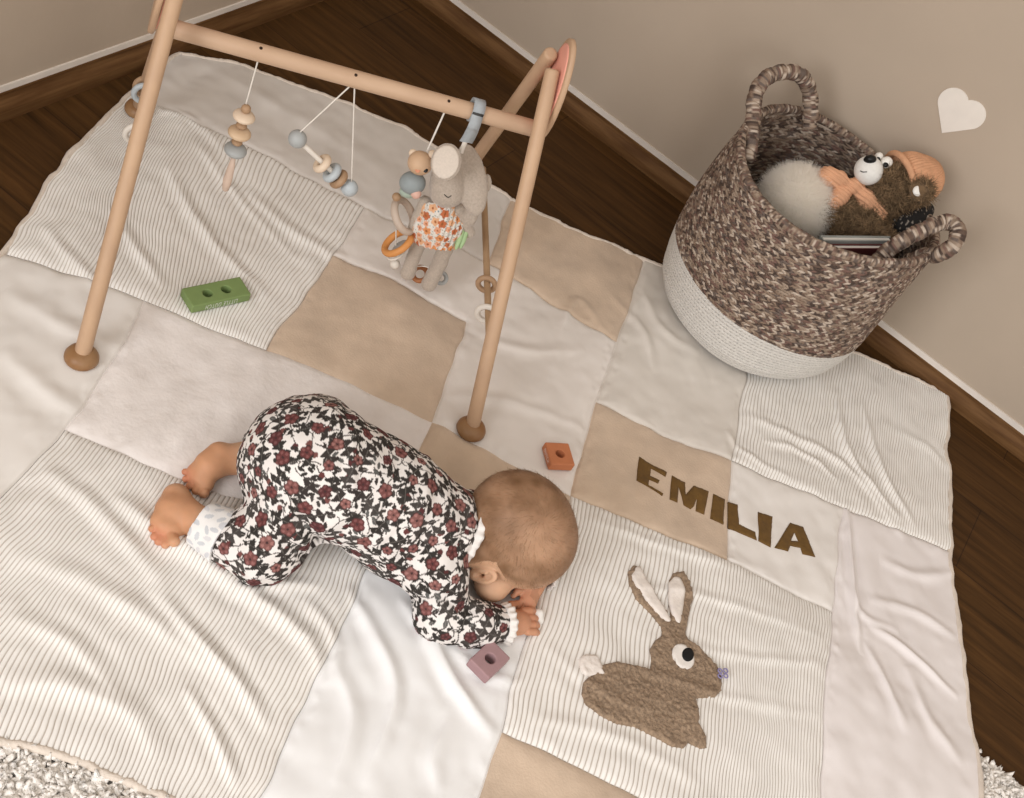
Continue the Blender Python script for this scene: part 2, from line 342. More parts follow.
FOLDS = [  # pixel polyline, height, half width
 ([(165, 165), (190, 212), (222, 255), (268, 300)], .012, .016), ([(108, 205), (135, 250), (165, 290)], .009, .014), ([(240, 185), (290, 230), (345, 262)], .008, .018),
 ([(40, 225), (75, 265), (110, 300)], .007, .014), ([(190, 140), (240, 200), (300, 262)], .006, .014),
 ([(5, 290), (70, 330), (130, 352)], .008, .022), ([(0, 350), (50, 395), (80, 410)], .007, .02),
 ([(147, 590), (192, 640), (235, 688), (268, 735)], .014, .014), ([(183, 690), (212, 740), (236, 795)], .011, .012), ([(112, 500), (156, 536), (220, 580), (300, 640), (322, 690)], .014, .016),
 ([(0, 556), (90, 590), (190, 655), (240, 712)], .009, .02), ([(40, 470), (100, 520), (170, 600)], .010, .016), ([(0, 690), (60, 690), (130, 720), (160, 770)], .008, .02), ([(10, 620), (70, 650), (120, 700)], .007, .016),
 ([(836, 388), (842, 440), (867, 482), (900, 522)], .014, .013), ([(860, 400), (880, 470), (915, 528)], .012, .012), ([(740, 415), (800, 440), (850, 470), (905, 540)], .009, .014), ([(895, 430), (930, 450), (948, 470)], .006, .014),
 ([(760, 440), (800, 452), (838, 480)], .007, .010),
 ([(845, 500), (848, 540), (852, 600), (860, 655)], .012, .009), ([(868, 624), (905, 650), (958, 700)], .010, .010), ([(864, 640), (884, 690), (900, 735)], .010, .012), ([(880, 560), (920, 575), (955, 572)], .008, .014), ([(868, 600), (910, 610), (958, 640)], .008, .012),
 ([(842, 580), (862, 615), (900, 632)], .007, .01), ([(905, 665), (925, 720), (960, 770)], .009, .016),
 ([(345, 590), (372, 640), (392, 700), (360, 790)], .012, .014), ([(420, 640), (450, 690), (492, 742)], .013, .013), ([(396, 600), (432, 650), (470, 720)], .008, .011), ([(330, 660), (350, 720), (330, 790)], .008, .016), ([(440, 648), (478, 676), (520, 690)], .008, .01), ([(450, 720), (430, 760), (436, 797)], .007, .015),
 ([(607, 290), (640, 330), (655, 372)], .007, .014), ([(640, 285), (660, 330), (700, 355)], .006, .014), ([(470, 330), (520, 350), (585, 350)], .006, .016), ([(440, 400), (500, 405), (590, 430)], .006, .015),
 ([(560, 330), (580, 300), (610, 345)], .006, .012), ([(610, 590), (700, 600), (820, 640)], .004, .012), ([(590, 660), (720, 700), (820, 720)], .005, .010), ([(580, 520), (650, 545), (740, 575)], .004, .012), ([(640, 640), (740, 660), (822, 668)], .004, .010), ([(520, 720), (620, 745), (700, 790)], .006, .014), ([(540, 650), (600, 700), (650, 720)], .005, .012),
 ([(225, 600), (275, 590), (320, 590)], .008, .012), ([(300, 600), (330, 640), (330, 690)], .007, .012), ([(200, 60), (300, 120), (400, 180)], .006, .03), ([(150, 110), (190, 120), (230, 160)], .006, .012),
 ([(725, 430), (745, 455), (800, 485)], .006, .010)]
def sst(x, a, b): t = np.clip((x - a) / (b - a), 0, 1); return t * t * (3 - 2 * t)
QC = P(560, 520, 0.012)
def zq(xy):
    """height of the quilt's surface (without its ribs) over the floor point xy"""
    xy = np.asarray(xy, float).reshape(-1, 2); p3 = np.c_[xy, np.zeros(len(xy))]
    z = 0.008 + 0.010 * sst(xy[:, 0], RUGX0 - .06, RUGX0 + .04) * sst(-xy[:, 1], -RUGY1 - .04, -RUGY1 + .06)
    z = z + 0.0035 * fbm(p3, 0.13, 3, 2) + 0.0014 * fbm(p3, 0.035, 9, 2) + 0.004
    # a diagonal family of soft creases
    ang = xy @ np.array([0.93, 0.36]) + 0.03 * fbm(p3, 0.18, 21, 2)
    z = z + 0.0016 * np.sin(ang / 0.034 * 2 * np.pi * 0.5 + 2 * vn(p3, 0.2, 30)) * (0.5 + 0.5 * vn(p3, 0.16, 31))
    for pl, h, wd in FOLDS:
        h, wd = h * .68, wd * .70
        q = np.array([P(a, b, 0.012)[:2] for a, b in pl]); q = spline(np.c_[q, np.zeros(len(q))], 14)[:, :2]
        lo = q.min(0) - 3 * wd; hi = q.max(0) + 3 * wd
        s = np.where((xy[:, 0] > lo[0]) & (xy[:, 0] < hi[0]) & (xy[:, 1] > lo[1]) & (xy[:, 1] < hi[1]))[0]
        if not len(s): continue
        best = np.full(len(s), 9.0); tt = np.zeros(len(s)); sd = np.zeros(len(s))
        for k in range(len(q) - 1):
            a, b = q[k], q[k + 1]; ba = b - a; t = np.clip(((xy[s] - a) @ ba) / (ba @ ba), 0, 1); dv = xy[s] - a - t[:, None] * ba
            d = np.hypot(dv[:, 0], dv[:, 1]); m = d < best; best[m] = d[m]; tt[m] = ((k + t) / (len(q) - 1))[m]; sd[m] = np.sign(ba[0] * dv[:, 1] - ba[1] * dv[:, 0])[m]
        w2 = wd * (1 + 0.35 * sd); z[s] += h * np.exp(-(best / w2) ** 2) * np.clip(np.sin(np.pi * tt), 0, 1) ** 0.6 - 0.25 * h * np.exp(-((best - 1.9 * wd) / wd) ** 2) * np.sin(np.pi * tt)
    return np.maximum(z, 0.006)
GAP = {}
PATCH = {}
def pid(i, j):
    if j == 0: return ['w0', 'w0', 'w0', 'be2', 'w1', 'c2', 'c2'][i]
    if j == 1: return ['c1', 'c1', 'w2', 'w2', 'w1', 'c2', 'c2'][i]
    if j == 2: return ['c1', 'c1', 'be1', 'w2', 'be3', 'w3', 'w4'][i]
    if j == 3: return ['w5', 'w6', 'w6', 'be4', 'c3', 'c3', 'w4'][i]
    if j == 4: return ['w5', 'c4', 'c4', 'w7', 'c3', 'c3', 'w4'][i]
    return ['w5', 'c4', 'c4', 'w7', 'be5', 'w8', 'w4'][i]
nu, nv = len(tu), len(tv)
xy = XY.reshape(-1, 2).copy(); p3 = np.c_[xy, np.zeros(len(xy))]
TU, TV = np.meshgrid(tu, tv, indexing='ij'); tuf, tvf = TU.ravel(), TV.ravel()
inn = np.clip(np.minimum(np.minimum(tuf, 7 - tuf), np.minimum(tvf, 6 - tvf)) * 4, 0.0, 1)
vdir = np.array([0.94, 0.34]); udir = np.array([0.34, -0.94])
xy += (0.0045 * fbm(p3, 0.075, 50, 2))[:, None] * vdir + (0.004 * fbm(p3, 0.10, 60, 2))[:, None] * udir
rx = (1 - inn)[:, None]; xy += rx * np.c_[vn(p3, 0.03, 77), vn(p3, 0.03, 78)] * 0.003
z = zq(xy)
# seams: distance (m, roughly) to a border between different patches
seam = np.full(len(xy), 1.0); bi = np.minimum(tuf.astype(int), 6); bj = np.minimum(tvf.astype(int), 5)
PID = np.array([[pid(i, j) for j in range(6)] for i in range(7)])
ucell, vcell = 0.27, 0.25
for (di, dj) in ((-1, 0), (1, 0), (0, -1), (0, 1)):
    ni = np.clip(bi + di, 0, 6); nj = np.clip(bj + dj, 0, 5); diff = (PID[bi, bj] != PID[ni, nj])
    d = (tuf - bi if di == -1 else bi + 1 - tuf) * ucell if di else (tvf - bj if dj == -1 else bj + 1 - tvf) * vcell
    seam = np.where(diff, np.minimum(seam, np.abs(d)), seam)
z = z - 0.0032 * np.exp(-(seam / 0.0022) ** 2) + 0.0022 * (1 - np.exp(-(seam / 0.012) ** 2)) - 0.002
z += 0.0012 * np.exp(-((seam - 0.010) / 0.008) ** 2) * vn(p3 * 1.0, 0.012, 88)
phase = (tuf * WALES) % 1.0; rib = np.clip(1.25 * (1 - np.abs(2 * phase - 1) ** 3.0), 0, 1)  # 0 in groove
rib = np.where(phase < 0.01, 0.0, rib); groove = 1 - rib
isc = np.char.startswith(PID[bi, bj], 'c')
VQ = np.c_[xy, z]
fq = grid_faces(nu, nv); fi = np.repeat(np.arange(nu - 1), nv - 1); fj = np.tile(np.arange(nv - 1), nu - 1); fpid = PID[fi // CB, fj // RB]
quilt = thing('quilt', (QC[0], QC[1], 0.0), 'large patchwork quilt of corduroy, beige and white squares spread on the floor', 'quilt')
WHITE = dict(w0=(0.66, .62, .58), w1=(0.69, .65, .60), w2=(.76, .715, .675), w3=(.78, .75, .72), w4=(.79, .75, .745), w5=(.78, .75, .715), w6=(.80, .755, .73), w7=(.83, .835, .84), w8=(.77, .72, .73))
fm = {}
def fabric(key):
    if key[0] == 'c':
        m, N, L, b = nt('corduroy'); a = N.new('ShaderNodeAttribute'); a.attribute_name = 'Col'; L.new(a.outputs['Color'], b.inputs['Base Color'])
        b.inputs['Roughness'].default_value = 0.95; b.inputs['Specular IOR Level'].default_value = 0.1; b.inputs['Sheen Weight'].default_value = 0.15
        tc = N.new('ShaderNodeTexCoord'); n2 = N.new('ShaderNodeTexNoise'); n2.inputs['Scale'].default_value = 500; L.new(tc.outputs['Object'], n2.inputs[0])
        bp = N.new('ShaderNodeBump'); bp.inputs['Strength'].default_value = 0.2; bp.inputs['Distance'].default_value = 0.001; L.new(n2.outputs['Fac'], bp.inputs['Height']); L.new(bp.outputs[0], b.inputs['Normal'])
        return m
    if key[:2] == 'be': return mat('beige_plush', (.64, .505, .385), 0.95, 0.09, 16, 0.5, 260, sheen=0.3, bdist=0.0015, spec=0.1)
    if key == 'w6': return mat('white_fleece', WHITE[key], 0.95, 0.03, 40, 0.5, 120, sheen=0.2, bdist=0.002, spec=0.1)
    return mat('white_cotton', WHITE[key], 0.62 if key in ('w7', 'w3', 'w4') else 0.8, 0.02, 12, 0.25, 900, bdist=0.0006, spec=0.3)
cmat = fabric('c'); bmat_ = fabric('be')
for key in sorted(set(PID.ravel())):
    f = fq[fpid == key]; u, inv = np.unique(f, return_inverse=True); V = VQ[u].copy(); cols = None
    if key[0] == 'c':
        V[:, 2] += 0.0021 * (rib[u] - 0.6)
        g = groove[u] ** 1.5; base = np.array([.83, .815, .785]); groove_shade = np.array([.50, .43, .365]); cols = base * (1 - g[:, None]) + groove_shade * g[:, None]  # shade between the ribs is painted into the vertex colour
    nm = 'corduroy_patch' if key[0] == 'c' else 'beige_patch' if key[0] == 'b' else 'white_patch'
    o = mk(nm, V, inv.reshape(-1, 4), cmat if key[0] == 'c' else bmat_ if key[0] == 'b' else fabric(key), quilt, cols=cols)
    o['label'] = {'c': 'cream ribbed corduroy patch', 'b': 'plain beige plush patch', 'w': 'plain white patch'}[key[0]] if key != 'w6' else 'white fleece patch'
# the hem round its edge
I = np.arange(nu * nv).reshape(nu, nv); loop = np.concatenate([I[:, 0], I[-1, 1:], I[::-1, -1][1:], I[0, ::-1][1:-1]])
hp = VQ[loop][::3].copy(); hp[:, 2] = np.maximum(hp[:, 2] - 0.003, 0.006); q3 = hp.copy()
hp[:, 2] += 0.0015 * vn(q3, 0.02, 5)
mk('hem', *tube(hp, 0.0052 + 0.0012 * vn(q3, 0.007, 99), 10, closed=True), mat('hem_fleece', (.72, .64, .56), 0.95, 0.06, 60, 0.8, 300, bdist=0.002), quilt)

# appliques sewn on the quilt
def applique(name, poly, m, parent, thick=0.003, step=0.004, fuzz=0.0, holes=(), lift=0.0, seed=3, fs=0.004, label=None, smoothp=False):
    def world(pl):
        q = np.array([P(a, b, 0.016)[:2] for a, b in pl])
        for _ in range(2): zz = zq(q) + lift + thick * .8; q = np.array([P(a, b, z_)[:2] for (a, b), z_ in zip(pl, zz)])
        return q
    def dens(q, closed=True):
        if smoothp:
            e = np.vstack([q[-2:], q, q[:3]]); s = spline(np.c_[e, np.zeros(len(e))], (len(e) - 1) * 10 + 1)[20:-30, :2]; q = s
        out = []
        for k in range(len(q)):
            a, b = q[k], q[(k + 1) % len(q)]; n = max(1, int(np.linalg.norm(b - a) / step)); out += [a + (b - a) * i / n for i in range(n)]
        return np.array(out)
    loops = [dens(world(poly))] + [dens(world(h)) for h in holes]
    lo, hi = loops[0].min(0), loops[0].max(0)
    gx, gy = np.meshgrid(np.arange(lo[0], hi[0], step), np.arange(lo[1], hi[1], step)); g = np.c_[gx.ravel(), gy.ravel()]
    g = g + (np.random.default_rng(seed).random(g.shape) - .5) * step * .5
    def inside(pt, L):
        c = np.zeros(len(pt), bool)
        for k in range(len(L)):
            a, b = L[k], L[(k + 1) % len(L)]; m_ = ((a[1] > pt[:, 1]) != (b[1] > pt[:, 1])); xx = (b[0] - a[0]) * (pt[:, 1] - a[1]) / (b[1] - a[1] + 1e-15) + a[0]; c ^= m_ & (pt[:, 0] < xx)
        return c
    def dist(pt):
        A = np.vstack(loops); d = np.full(len(pt), 9.0)
        for k in range(0, len(A), 64): d = np.minimum(d, np.linalg.norm(pt[:, None] - A[None, k:k + 64], axis=-1).min(1))
        return d
    ok = inside(g, loops[0])
    for h in loops[1:]: ok &= ~inside(g, h)
    g = g[ok]; d = dist(g); g = g[d > step * .55]
    pts = np.vstack(loops + [g]); edges = []; o = 0
    for L in loops: edges += [(o + k, o + (k + 1) % len(L)) for k in range(len(L))]; o += len(L)
    r = geometry.delaunay_2d_cdt([Vector(p) for p in pts], edges, [], 0, 1e-7)
    v = np.array([tuple(p) for p in r[0]]); tri = np.array([t for t in r[2] if len(t) == 3]); cen = v[tri].mean(1); k = inside(cen, loops[0])
    for h in loops[1:]: k &= ~inside(cen, h)
    tri = tri[k]; n = len(v); dd = dist(v); zb = zq(v) + lift
    top = zb + thick * (0.35 + 0.65 * sst(dd, 0, 0.004)) + (fuzz * (vn(np.c_[v, v[:, :1] * 0], fs, seed) + .6 * vn(np.c_[v, v[:, :1] * 0], fs * .5, seed + 1)) if fuzz else 0)
    V = np.vstack([np.c_[v, top], np.c_[v, zb - 0.003]])
    a = v[tri]; cr = np.cross(a[:, 1] - a[:, 0], a[:, 2] - a[:, 0]); tri[cr < 0] = tri[cr < 0][:, ::-1]
    E = np.vstack([tri[:, [0, 1]], tri[:, [1, 2]], tri[:, [2, 0]]]); key = np.sort(E, 1); _, ix, ct = np.unique(key, axis=0, return_index=True, return_counts=True); B = E[ix[ct == 1]]
    return mk(name, V, [np.vstack([tri, tri[:, ::-1] + n]), np.stack([B[:, 1], B[:, 0], B[:, 0] + n, B[:, 1] + n], 1)], m, parent, cols=None, label=label)
let_m = mat('brown_felt', (.150, .080, .020), 0.9, 0.12, 60, 0.5, 300, sheen=0.05)
def z1(l): return [(630 + a * .1002, 450 + b * .1002) for a, b in l]
def z2(l): return [(720 + a * .1002, 480 + b * .1002) for a, b in l]
LET = [(z1([(97, 62), (375, 215), (358, 262), (215, 180), (205, 250), (300, 295), (285, 330), (195, 290), (188, 345), (335, 430), (325, 455), (70, 298)]), ()),
 (z1([(422, 250), (555, 320), (560, 440), (640, 350), (790, 405), (745, 640), (660, 605), (672, 480), (640, 560), (610, 585), (540, 545), (490, 360), (478, 520), (400, 487)]), ()),
 (z1([(835, 432), (952, 490), (938, 735), (805, 680)]), ()),
 (z2([(85, 212), (180, 240), (195, 435), (355, 515), (372, 598), (92, 470)]), ()),
 (z2([(383, 312), (528, 360), (510, 668), (388, 605)]), ()),
 (z2([(705, 420), (835, 465), (955, 765), (828, 735), (808, 672), (705, 650), (685, 708), (548, 672)]), [z2([(748, 520), (785, 605), (715, 600)])])]
for ch, (pl, ho) in zip('EMILIA', LET):
    applique('letter', pl, let_m, quilt, 0.003, 0.003, 0.0006, ho, label='brown felt letter ' + ch)
def z3(l): return [(570 + a * .2381, 560 + b * .2381) for a, b in l]
bun_m = mat('curly_brown_plush', (.37, .265, .18), 0.95, 0.25, 220, 0.9, 350, sheen=0.1, bdist=.002)
creme_m = mat('white_plush', (.80, .74, .69), 0.95, 0.06, 150, 0.6, 300)
bun = applique('rabbit_applique', z3([(130, 440), (200, 424), (290, 440), (340, 455), (345, 420), (340, 370), (360, 335), (392, 312), (385, 275), (340, 220), (280, 160), (250, 95), (248, 45), (268, 20), (298, 28), (345, 110), (425, 235), (418, 130), (420, 80), (440, 48), (480, 45), (510, 90), (518, 160), (500, 240), (488, 300), (500, 330), (560, 370), (620, 440), (640, 490), (640, 545), (610, 575), (530, 578), (545, 620), (545, 680), (575, 740), (580, 785), (555, 790), (500, 765), (480, 788), (430, 780), (360, 740), (280, 700), (200, 685), (130, 650), (70, 605), (52, 560), (60, 510), (90, 478)]), bun_m, quilt, 0.006, 0.0022, 0.0019, fs=0.0045, label='curly brown rabbit shape with long ears')
applique('tail', z3([(60, 395), (115, 398), (138, 440), (150, 470), (135, 485), (75, 482), (48, 450), (45, 410)]), creme_m, bun, 0.006, 0.0028, 0.0012, lift=0.001, smoothp=True, label='white plush tail')
applique('ear_lining', z3([(280, 28), (300, 32), (340, 100), (395, 190), (425, 250), (395, 245), (340, 185), (285, 110), (262, 60)]), creme_m, bun, 0.0035, 0.003, 0, lift=0.0058, smoothp=True, label='white lining of the ear')
applique('ear_lining', z3([(440, 68), (470, 80), (484, 140), (475, 210), (462, 262), (432, 220), (418, 150), (420, 90)]), creme_m, bun, 0.0035, 0.003, 0, lift=0.0058, smoothp=True, label='white lining of the ear')
th = np.linspace(0, 2 * np.pi, 20, endpoint=False)
eye = applique('eye', z3([(478 + 46 * np.cos(a) + 6 * np.sin(a), 403 + 53 * np.sin(a) + 8 * np.cos(a)) for a in th]), mat('white_felt', (.84, .80, .76), 0.8), bun, 0.0025, 0.003, lift=0.0062, label='round white eye with a black pupil')
applique('pupil', z3([(497 + 25 * np.cos(a), 396 + 29 * np.sin(a)) for a in th]), mat('black_felt', (.006, .006, .007), 0.6), eye, 0.002, 0.003, lift=0.0085, label='black pupil')
nm_ = mat('lilac_thread', (.28, .25, .45), 0.8)
for k, (a, b) in enumerate([(612, 482), (635, 482), (612, 504), (635, 504)]):
    c = P(570 + a * .2381, 560 + b * .2381, 0.014); zc = float(zq(c[:2])[0]) + .008; mk('nose_loop', *torus((c[0], c[1], zc), (0, 0, 1), .0034, .0011, 20, 8), nm_, bun, label='small lilac stitched flower loop at the nose')

# ------------------------------------------------------------------ shaggy rug under the quilt
rug_m = mat('grey_white_shag', (.93, .89, .84), 0.95, 0.05, 70, 0.8, 300, bdist=0.003)
rug = thing('shaggy_rug', (1.2, -1.6, 0), 'fluffy grey-white shaggy rug showing below the edge of the quilt', 'rug')
mk('backing', *box((RUGX0, -3.2, 0.0), (2.6, RUGY1, 0.006)), rug_m, rug, smooth=False)
edge = XY[:, -1]; rr = np.random.default_rng(5); pts = []
from_left = np.array([P(a, b, 0)[:2] for a, b in [(0, 745), (60, 758), (120, 775), (190, 798)]])
cand = np.c_[RUGX0 + rr.random(170000) * 1.5, RUGY1 - rr.random(170000) * 1.5]
lp = VQ[loop][::20, :2]
def inpoly(pt, L):
    c = np.zeros(len(pt), bool)
    for k in range(len(L)):
        a, b = L[k], L[(k + 1) % len(L)]; m_ = ((a[1] > pt[:, 1]) != (b[1] > pt[:, 1])); xx = (b[0] - a[0]) * (pt[:, 1] - a[1]) / (b[1] - a[1] + 1e-15) + a[0]; c ^= m_ & (pt[:, 0] < xx)
    return c
cand = cand[~inpoly(cand, lp)]
dmin = np.full(len(cand), 9.0)
for k in range(0, len(lp), 40): dmin = np.minimum(dmin, np.linalg.norm(cand[:, None] - lp[None, k:k + 40], axis=-1).min(1))
cand = cand[(dmin < 0.13)][:34000]
t_, p_ = np.meshgrid(np.linspace(0, np.pi, 5)[1:-1], np.linspace(0, 2 * np.pi, 6, endpoint=False), indexing='ij')
us = np.vstack([np.stack([np.sin(t_) * np.cos(p_), np.sin(t_) * np.sin(p_), np.cos(t_)], -1).reshape(-1, 3), [[0, 0, 1], [0, 0, -1]]])
fs_ = [grid_faces(3, 6, cv=True)]; j = np.arange(6); ft = np.vstack([np.stack([np.full(6, 18), j, (j + 1) % 6], 1), np.stack([np.full(6, 19), 12 + (j + 1) % 6, 12 + j], 1)])
n = len(cand); sc = (0.0026 + 0.0024 * rr.random(n))[:, None, None]; st_ = np.stack([np.ones(n), np.ones(n), 1.2 + rr.random(n)], -1)[:, None, :]
V = us[None] * sc * st_ * (1 + 0.35 * rr.normal(size=(n, 20, 1))); lean = rr.normal(size=(n, 2)) * 0.4; V[:, :, :2] += V[:, :, 2:3] * lean[:, None, :]
V += np.concatenate([cand, (0.007 + 0.009 * rr.random(n))[:, None]], 1)[:, None, :]
off = (np.arange(n) * 20)[:, None, None]
o = mk('pile', V.reshape(-1, 3), [(fs_[0][None] + off).reshape(-1, 4), (ft[None] + off).reshape(-1, 3)], rug_m, rug); o['kind'] = 'stuff'

# ------------------------------------------------------------------ wooden baby gym
beech = mat('beech', (.53, .355, .225), 0.5, nscale=9, bump=0.1, bscale=50, stretch=(3, 3, 0.6), col2=(.47, .31, .20), spec=0.35)
beech_bar = mat('beech_bar', (.56, .39, .265), 0.5, nscale=9, bump=0.1, bscale=50, stretch=(0.9, 1.2, 5), col2=(.51, .345, .23), spec=0.35)
knob_m = mat('turned_wood', (.31, .18, .088), 0.45, nscale=30, bump=0.1, bscale=90, col2=(.25, .12, .045), spec=0.4)
coral_m = mat('coral_paint', (.86, .40, .31), 0.5, 0.06, 30, 0.05)
def qz(p): return float(zq(np.asarray(p)[:2])[0])
gym = thing('wooden_baby_gym', gl(0, .3, 0.012), 'light beech wooden play gym with round feet standing over the quilt', 'baby gym')
def abr(sx, p): return -.291 if sx < 0 else .303 + (p - .06) * .042
for sx in (-1, 1):
    for p, pt, zt, lb in ((0.0, .286, .517, 'front'), (.595, .322, .520, 'rear')):
        lr = sx < 0 and lb == 'rear'; foot = gl(sx * (.296 if lr else .299 if sx > 0 and lb == 'front' else .304), p - (0 if lb == 'rear' else .017 if sx > 0 else .005), 0); zf = qz(foot) - 0.001; foot[2] = zf
        top = gl(sx * (.262 if lr else .268), pt, zt)
        lg = mk('leg', *rod(foot + [0, 0, .012], top, .0118, .0112, rnd=.35), beech, gym)
        mk('foot_knob', *lathe(foot, (0, 0, 1), [(.016, 0), (.0225, .001), (.0248, .005), (.0245, .010), (.0215, .0155), (.017, .019), (.013, .0205)], 40), knob_m, lg, label='darker turned wooden foot')
bar_a, bar_b = gl(-.284, .297, .40), gl(.284, .297, .40)
mk('crossbar', *rod(bar_a, bar_b, .0134, rnd=.15), beech_bar, gym)
upv = lambda sx: nz(-sx * GB * .036 + np.array([0, 0, .517]))
for sx in (-1, 1):
    u_ = upv(sx); nrm = nz(np.cross(GP, u_)) ; nrm = nrm if nrm @ GB * sx > 0 else -nrm
    c = gl(.2865 if sx > 0 else -.2835, .302, .472)
    V, F = lathe((0, 0, 0), (0, 0, 1), [(.90, 0), (.97, .0007), (1.0, .002), (1.0, .008), (.97, .0095), (.90, .010)], 56)
    W_ = c + V[:, :1] * GP * .048 + V[:, 1:2] * u_ * .088 + V[:, 2:3] * nrm
    pl = mk('side_plate', W_, F if np.cross(GP, u_) @ nrm > 0 else [f[:, ::-1] for f in F], beech, gym)
    V, F = lathe((0, 0, 0), (0, 0, 1), [(.95, -.0018), (1.0, -.001), (1.0, .001)], 56)
    W_ = c + V[:, :1] * GP * .043 + V[:, 1:2] * u_ * .079 + V[:, 2:3] * nrm
    mk('painted_disc', W_, F if np.cross(GP, u_) @ nrm > 0 else [f[:, ::-1] for f in F], coral_m, pl, label='coral painted inner face')
    br = mk('brace', *rod(gl(abr(sx, .085), .085, .118), gl(abr(sx, .545), .545, .118), .0058), mat('brace_wood', (.44, .29, .17), .5, nscale=20, bump=0, col2=(.36, .23, .13)), gym)
hole_m = mat('dark_screw_hole', (.03, .015, .008), 0.8, bump=0)
for px, py in ((261, 48), (356, 75), (449, 101)):
    r = nz(ray(px, py)); ax = nz(np.cross(GB, r)); o = CAM; A_ = bar_a
    # nearest point of the sight line on the bar's skin
    rp = r - (r @ GB) * GB; op = (o - A_) - ((o - A_) @ GB) * GB; a_ = rp @ rp; b_ = 2 * rp @ op; c_ = op @ op - .0135 ** 2; dsc = b_ * b_ - 4 * a_ * c_
    if dsc > 0:
        hit = o + r * ((-b_ - math.sqrt(dsc)) / (2 * a_)); nn = hit - A_; nn = nz(nn - (nn @ GB) * GB)
        mk('screw_hole', *lathe(hit, nn, [(.0026, -.001), (.0024, .0002), (.0018, .0004)], 14), hole_m, gym)
cream_w = mat('pale_wood', (.74, .60, .46), 0.5, nscale=25, bump=0.05, bscale=80, col2=(.66, .51, .37))
tan_w = mat('tan_wood', (.43, .28, .17), 0.5, nscale=25, bump=0.05, bscale=80, col2=(.34, .21, .12))
grey_w = mat('grey_painted_wood', (.40, .42, .42), 0.45, 0.05, 40, 0.03, spec=0.4)
lgrey_w = mat('pale_grey_blue_wood', (.48, .53, .56), 0.45, 0.04, 40, 0.03, spec=0.4)
white_p = mat('off_white_paint', (.76, .71, .64), 0.5, 0.03, 40, 0.03)
cord_m = mat('white_cord', (.78, .74, .68), 0.9, 0.05, 300, 0.4, 900)
def brace_ring(name, sx, p, R, r, m, label):
    c = gl(abr(sx, p), p, .118 - (R - r - .0058) + .0002)
    o = mk(name, *torus(c, GP + GB * .25 * sx, R, r), m); return tag(o, label, 'toy ring', 'toy rings on the gym braces')
brace_ring('toy_ring', 1, .235, .0145, .0048, tan_w, 'brown wooden ring on the right side brace of the gym')
brace_ring('toy_ring', 1, .165, .0165, .005, white_p, 'white ring below the brown ring on the right side brace of the gym')
brace_ring('toy_ring', -1, .535, .0165, .005, tan_w, 'brown ring nearest the left wall on the left side brace of the gym')
brace_ring('toy_ring', -1, .515, .0165, .005, lgrey_w, 'pale grey ring behind the top of the left front gym leg')
brace_ring('toy_ring', -1, .405, .0165, .005, white_p, 'cream ring beside the left front gym leg, lower than the grey one')

# ------------------------------------------------------------------ hanging toys
def proj(V):
    d = np.asarray(V) - CAM; zc = -(d @ CT); return 512 + FPX * (d @ CR) / zc, 399 - FPX * (d @ CU) / zc, zc
def surf(V, px, py, rad=2.0):
    x, y, zc = proj(V); d = np.hypot(x - px, y - py); k = np.where(d < rad)[0]
    if not len(k): k = np.argsort(d)[:5]
    return V[k[np.argmin(zc[k])]]
def barpt(px, py):                      # the underside of the bar where a cord leaves it
    g = G(px, py, .007); return np.array([g[0], g[1], .3875])
def cord(parent, a, b, r=.0012): return mk('cord', *tube(spline([a, (np.asarray(a) + b) / 2, b], 12), r, 8), cord_m, parent)
# strand of beads
S = G(246, 104); E_ = G(226, 189); top = barpt(256, 68)
strand = thing('bead_strand', top, 'hanging strand of stacked wooden beads, leftmost toy on the gym bar', 'hanging toy', 'toys hanging from the gym bar')
cord(strand, top, S)
def gb(px, py, off=0): return G(px, py, off)
ax = nz(gb(246, 104) - gb(232, 152))
def bead(px, py, r, h, m, name='bead', par=None, a=None, lab=None): return mk(name, *sphere(gb(px, py), r, ax if a is None else a, h), m, par, label=lab)
bead(246, 109, .0075, .0075, tan_w, par=strand)
bead(244, 116.5, .0170, .0080, cream_w, 'flat_bead', strand, lab='pale flat bead')
bead(241.5, 125.5, .0085, .0055, tan_w, par=strand)
bead(239.5, 133, .0178, .0086, mat('honey_wood', (.66, .49, .33), .5, nscale=25, bump=0, col2=(.57, .40, .25)), 'flat_bead', strand, lab='honey coloured flat bead')
bead(237, 142, .0085, .0055, tan_w, par=strand)
bead(235.5, 150, .0178, .0098, grey_w, 'flat_bead', strand, lab='grey flat bead')
mk('drop', *tube([gb(233.5, 158), gb(231, 168), gb(227.5, 180), gb(225.5, 189), gb(225, 191)], [.0035, .0058, .0072, .0055, .0015], 16), mat('pinkish_wood', (.72, .56, .46), .6, .05), strand, label='pinkish wooden drop')
# bead bar
a1, b1 = gb(297.5, 139), gb(349.5, 188); d1 = nz(b1 - a1); t1 = barpt(349, 91); t2 = barpt(353, 91)
rat = thing('bead_rattle', (t1 + t2) / 2, 'hanging rod of grey balls and wooden rings on two white cords', 'hanging toy', 'toys hanging from the gym bar')
mk('rod', *rod(a1, b1, .0042), white_p, rat)
mk('ball', *sphere(a1, .0145), grey_w, rat, label='grey ball'); mk('ball', *sphere(b1, .0140), lgrey_w, rat, label='pale grey ball')
for t_, R, r, m, lb in ((.47, .0105, .0056, cream_w, 'pale wooden ring'), (.66, .0108, .0058, lgrey_w, 'grey ring'), (.79, .0105, .0058, tan_w, 'brown ring')):
    mk('ring', *torus(a1 + (b1 - a1) * t_ + np.array([0, 0, -.002]), d1, R * 1.05, r * 1.12), m, rat, label=lb)
cord(rat, t1, a1 + np.array([0, 0, .0125])); cord(rat, t2, b1 + np.array([0, 0, .012]))
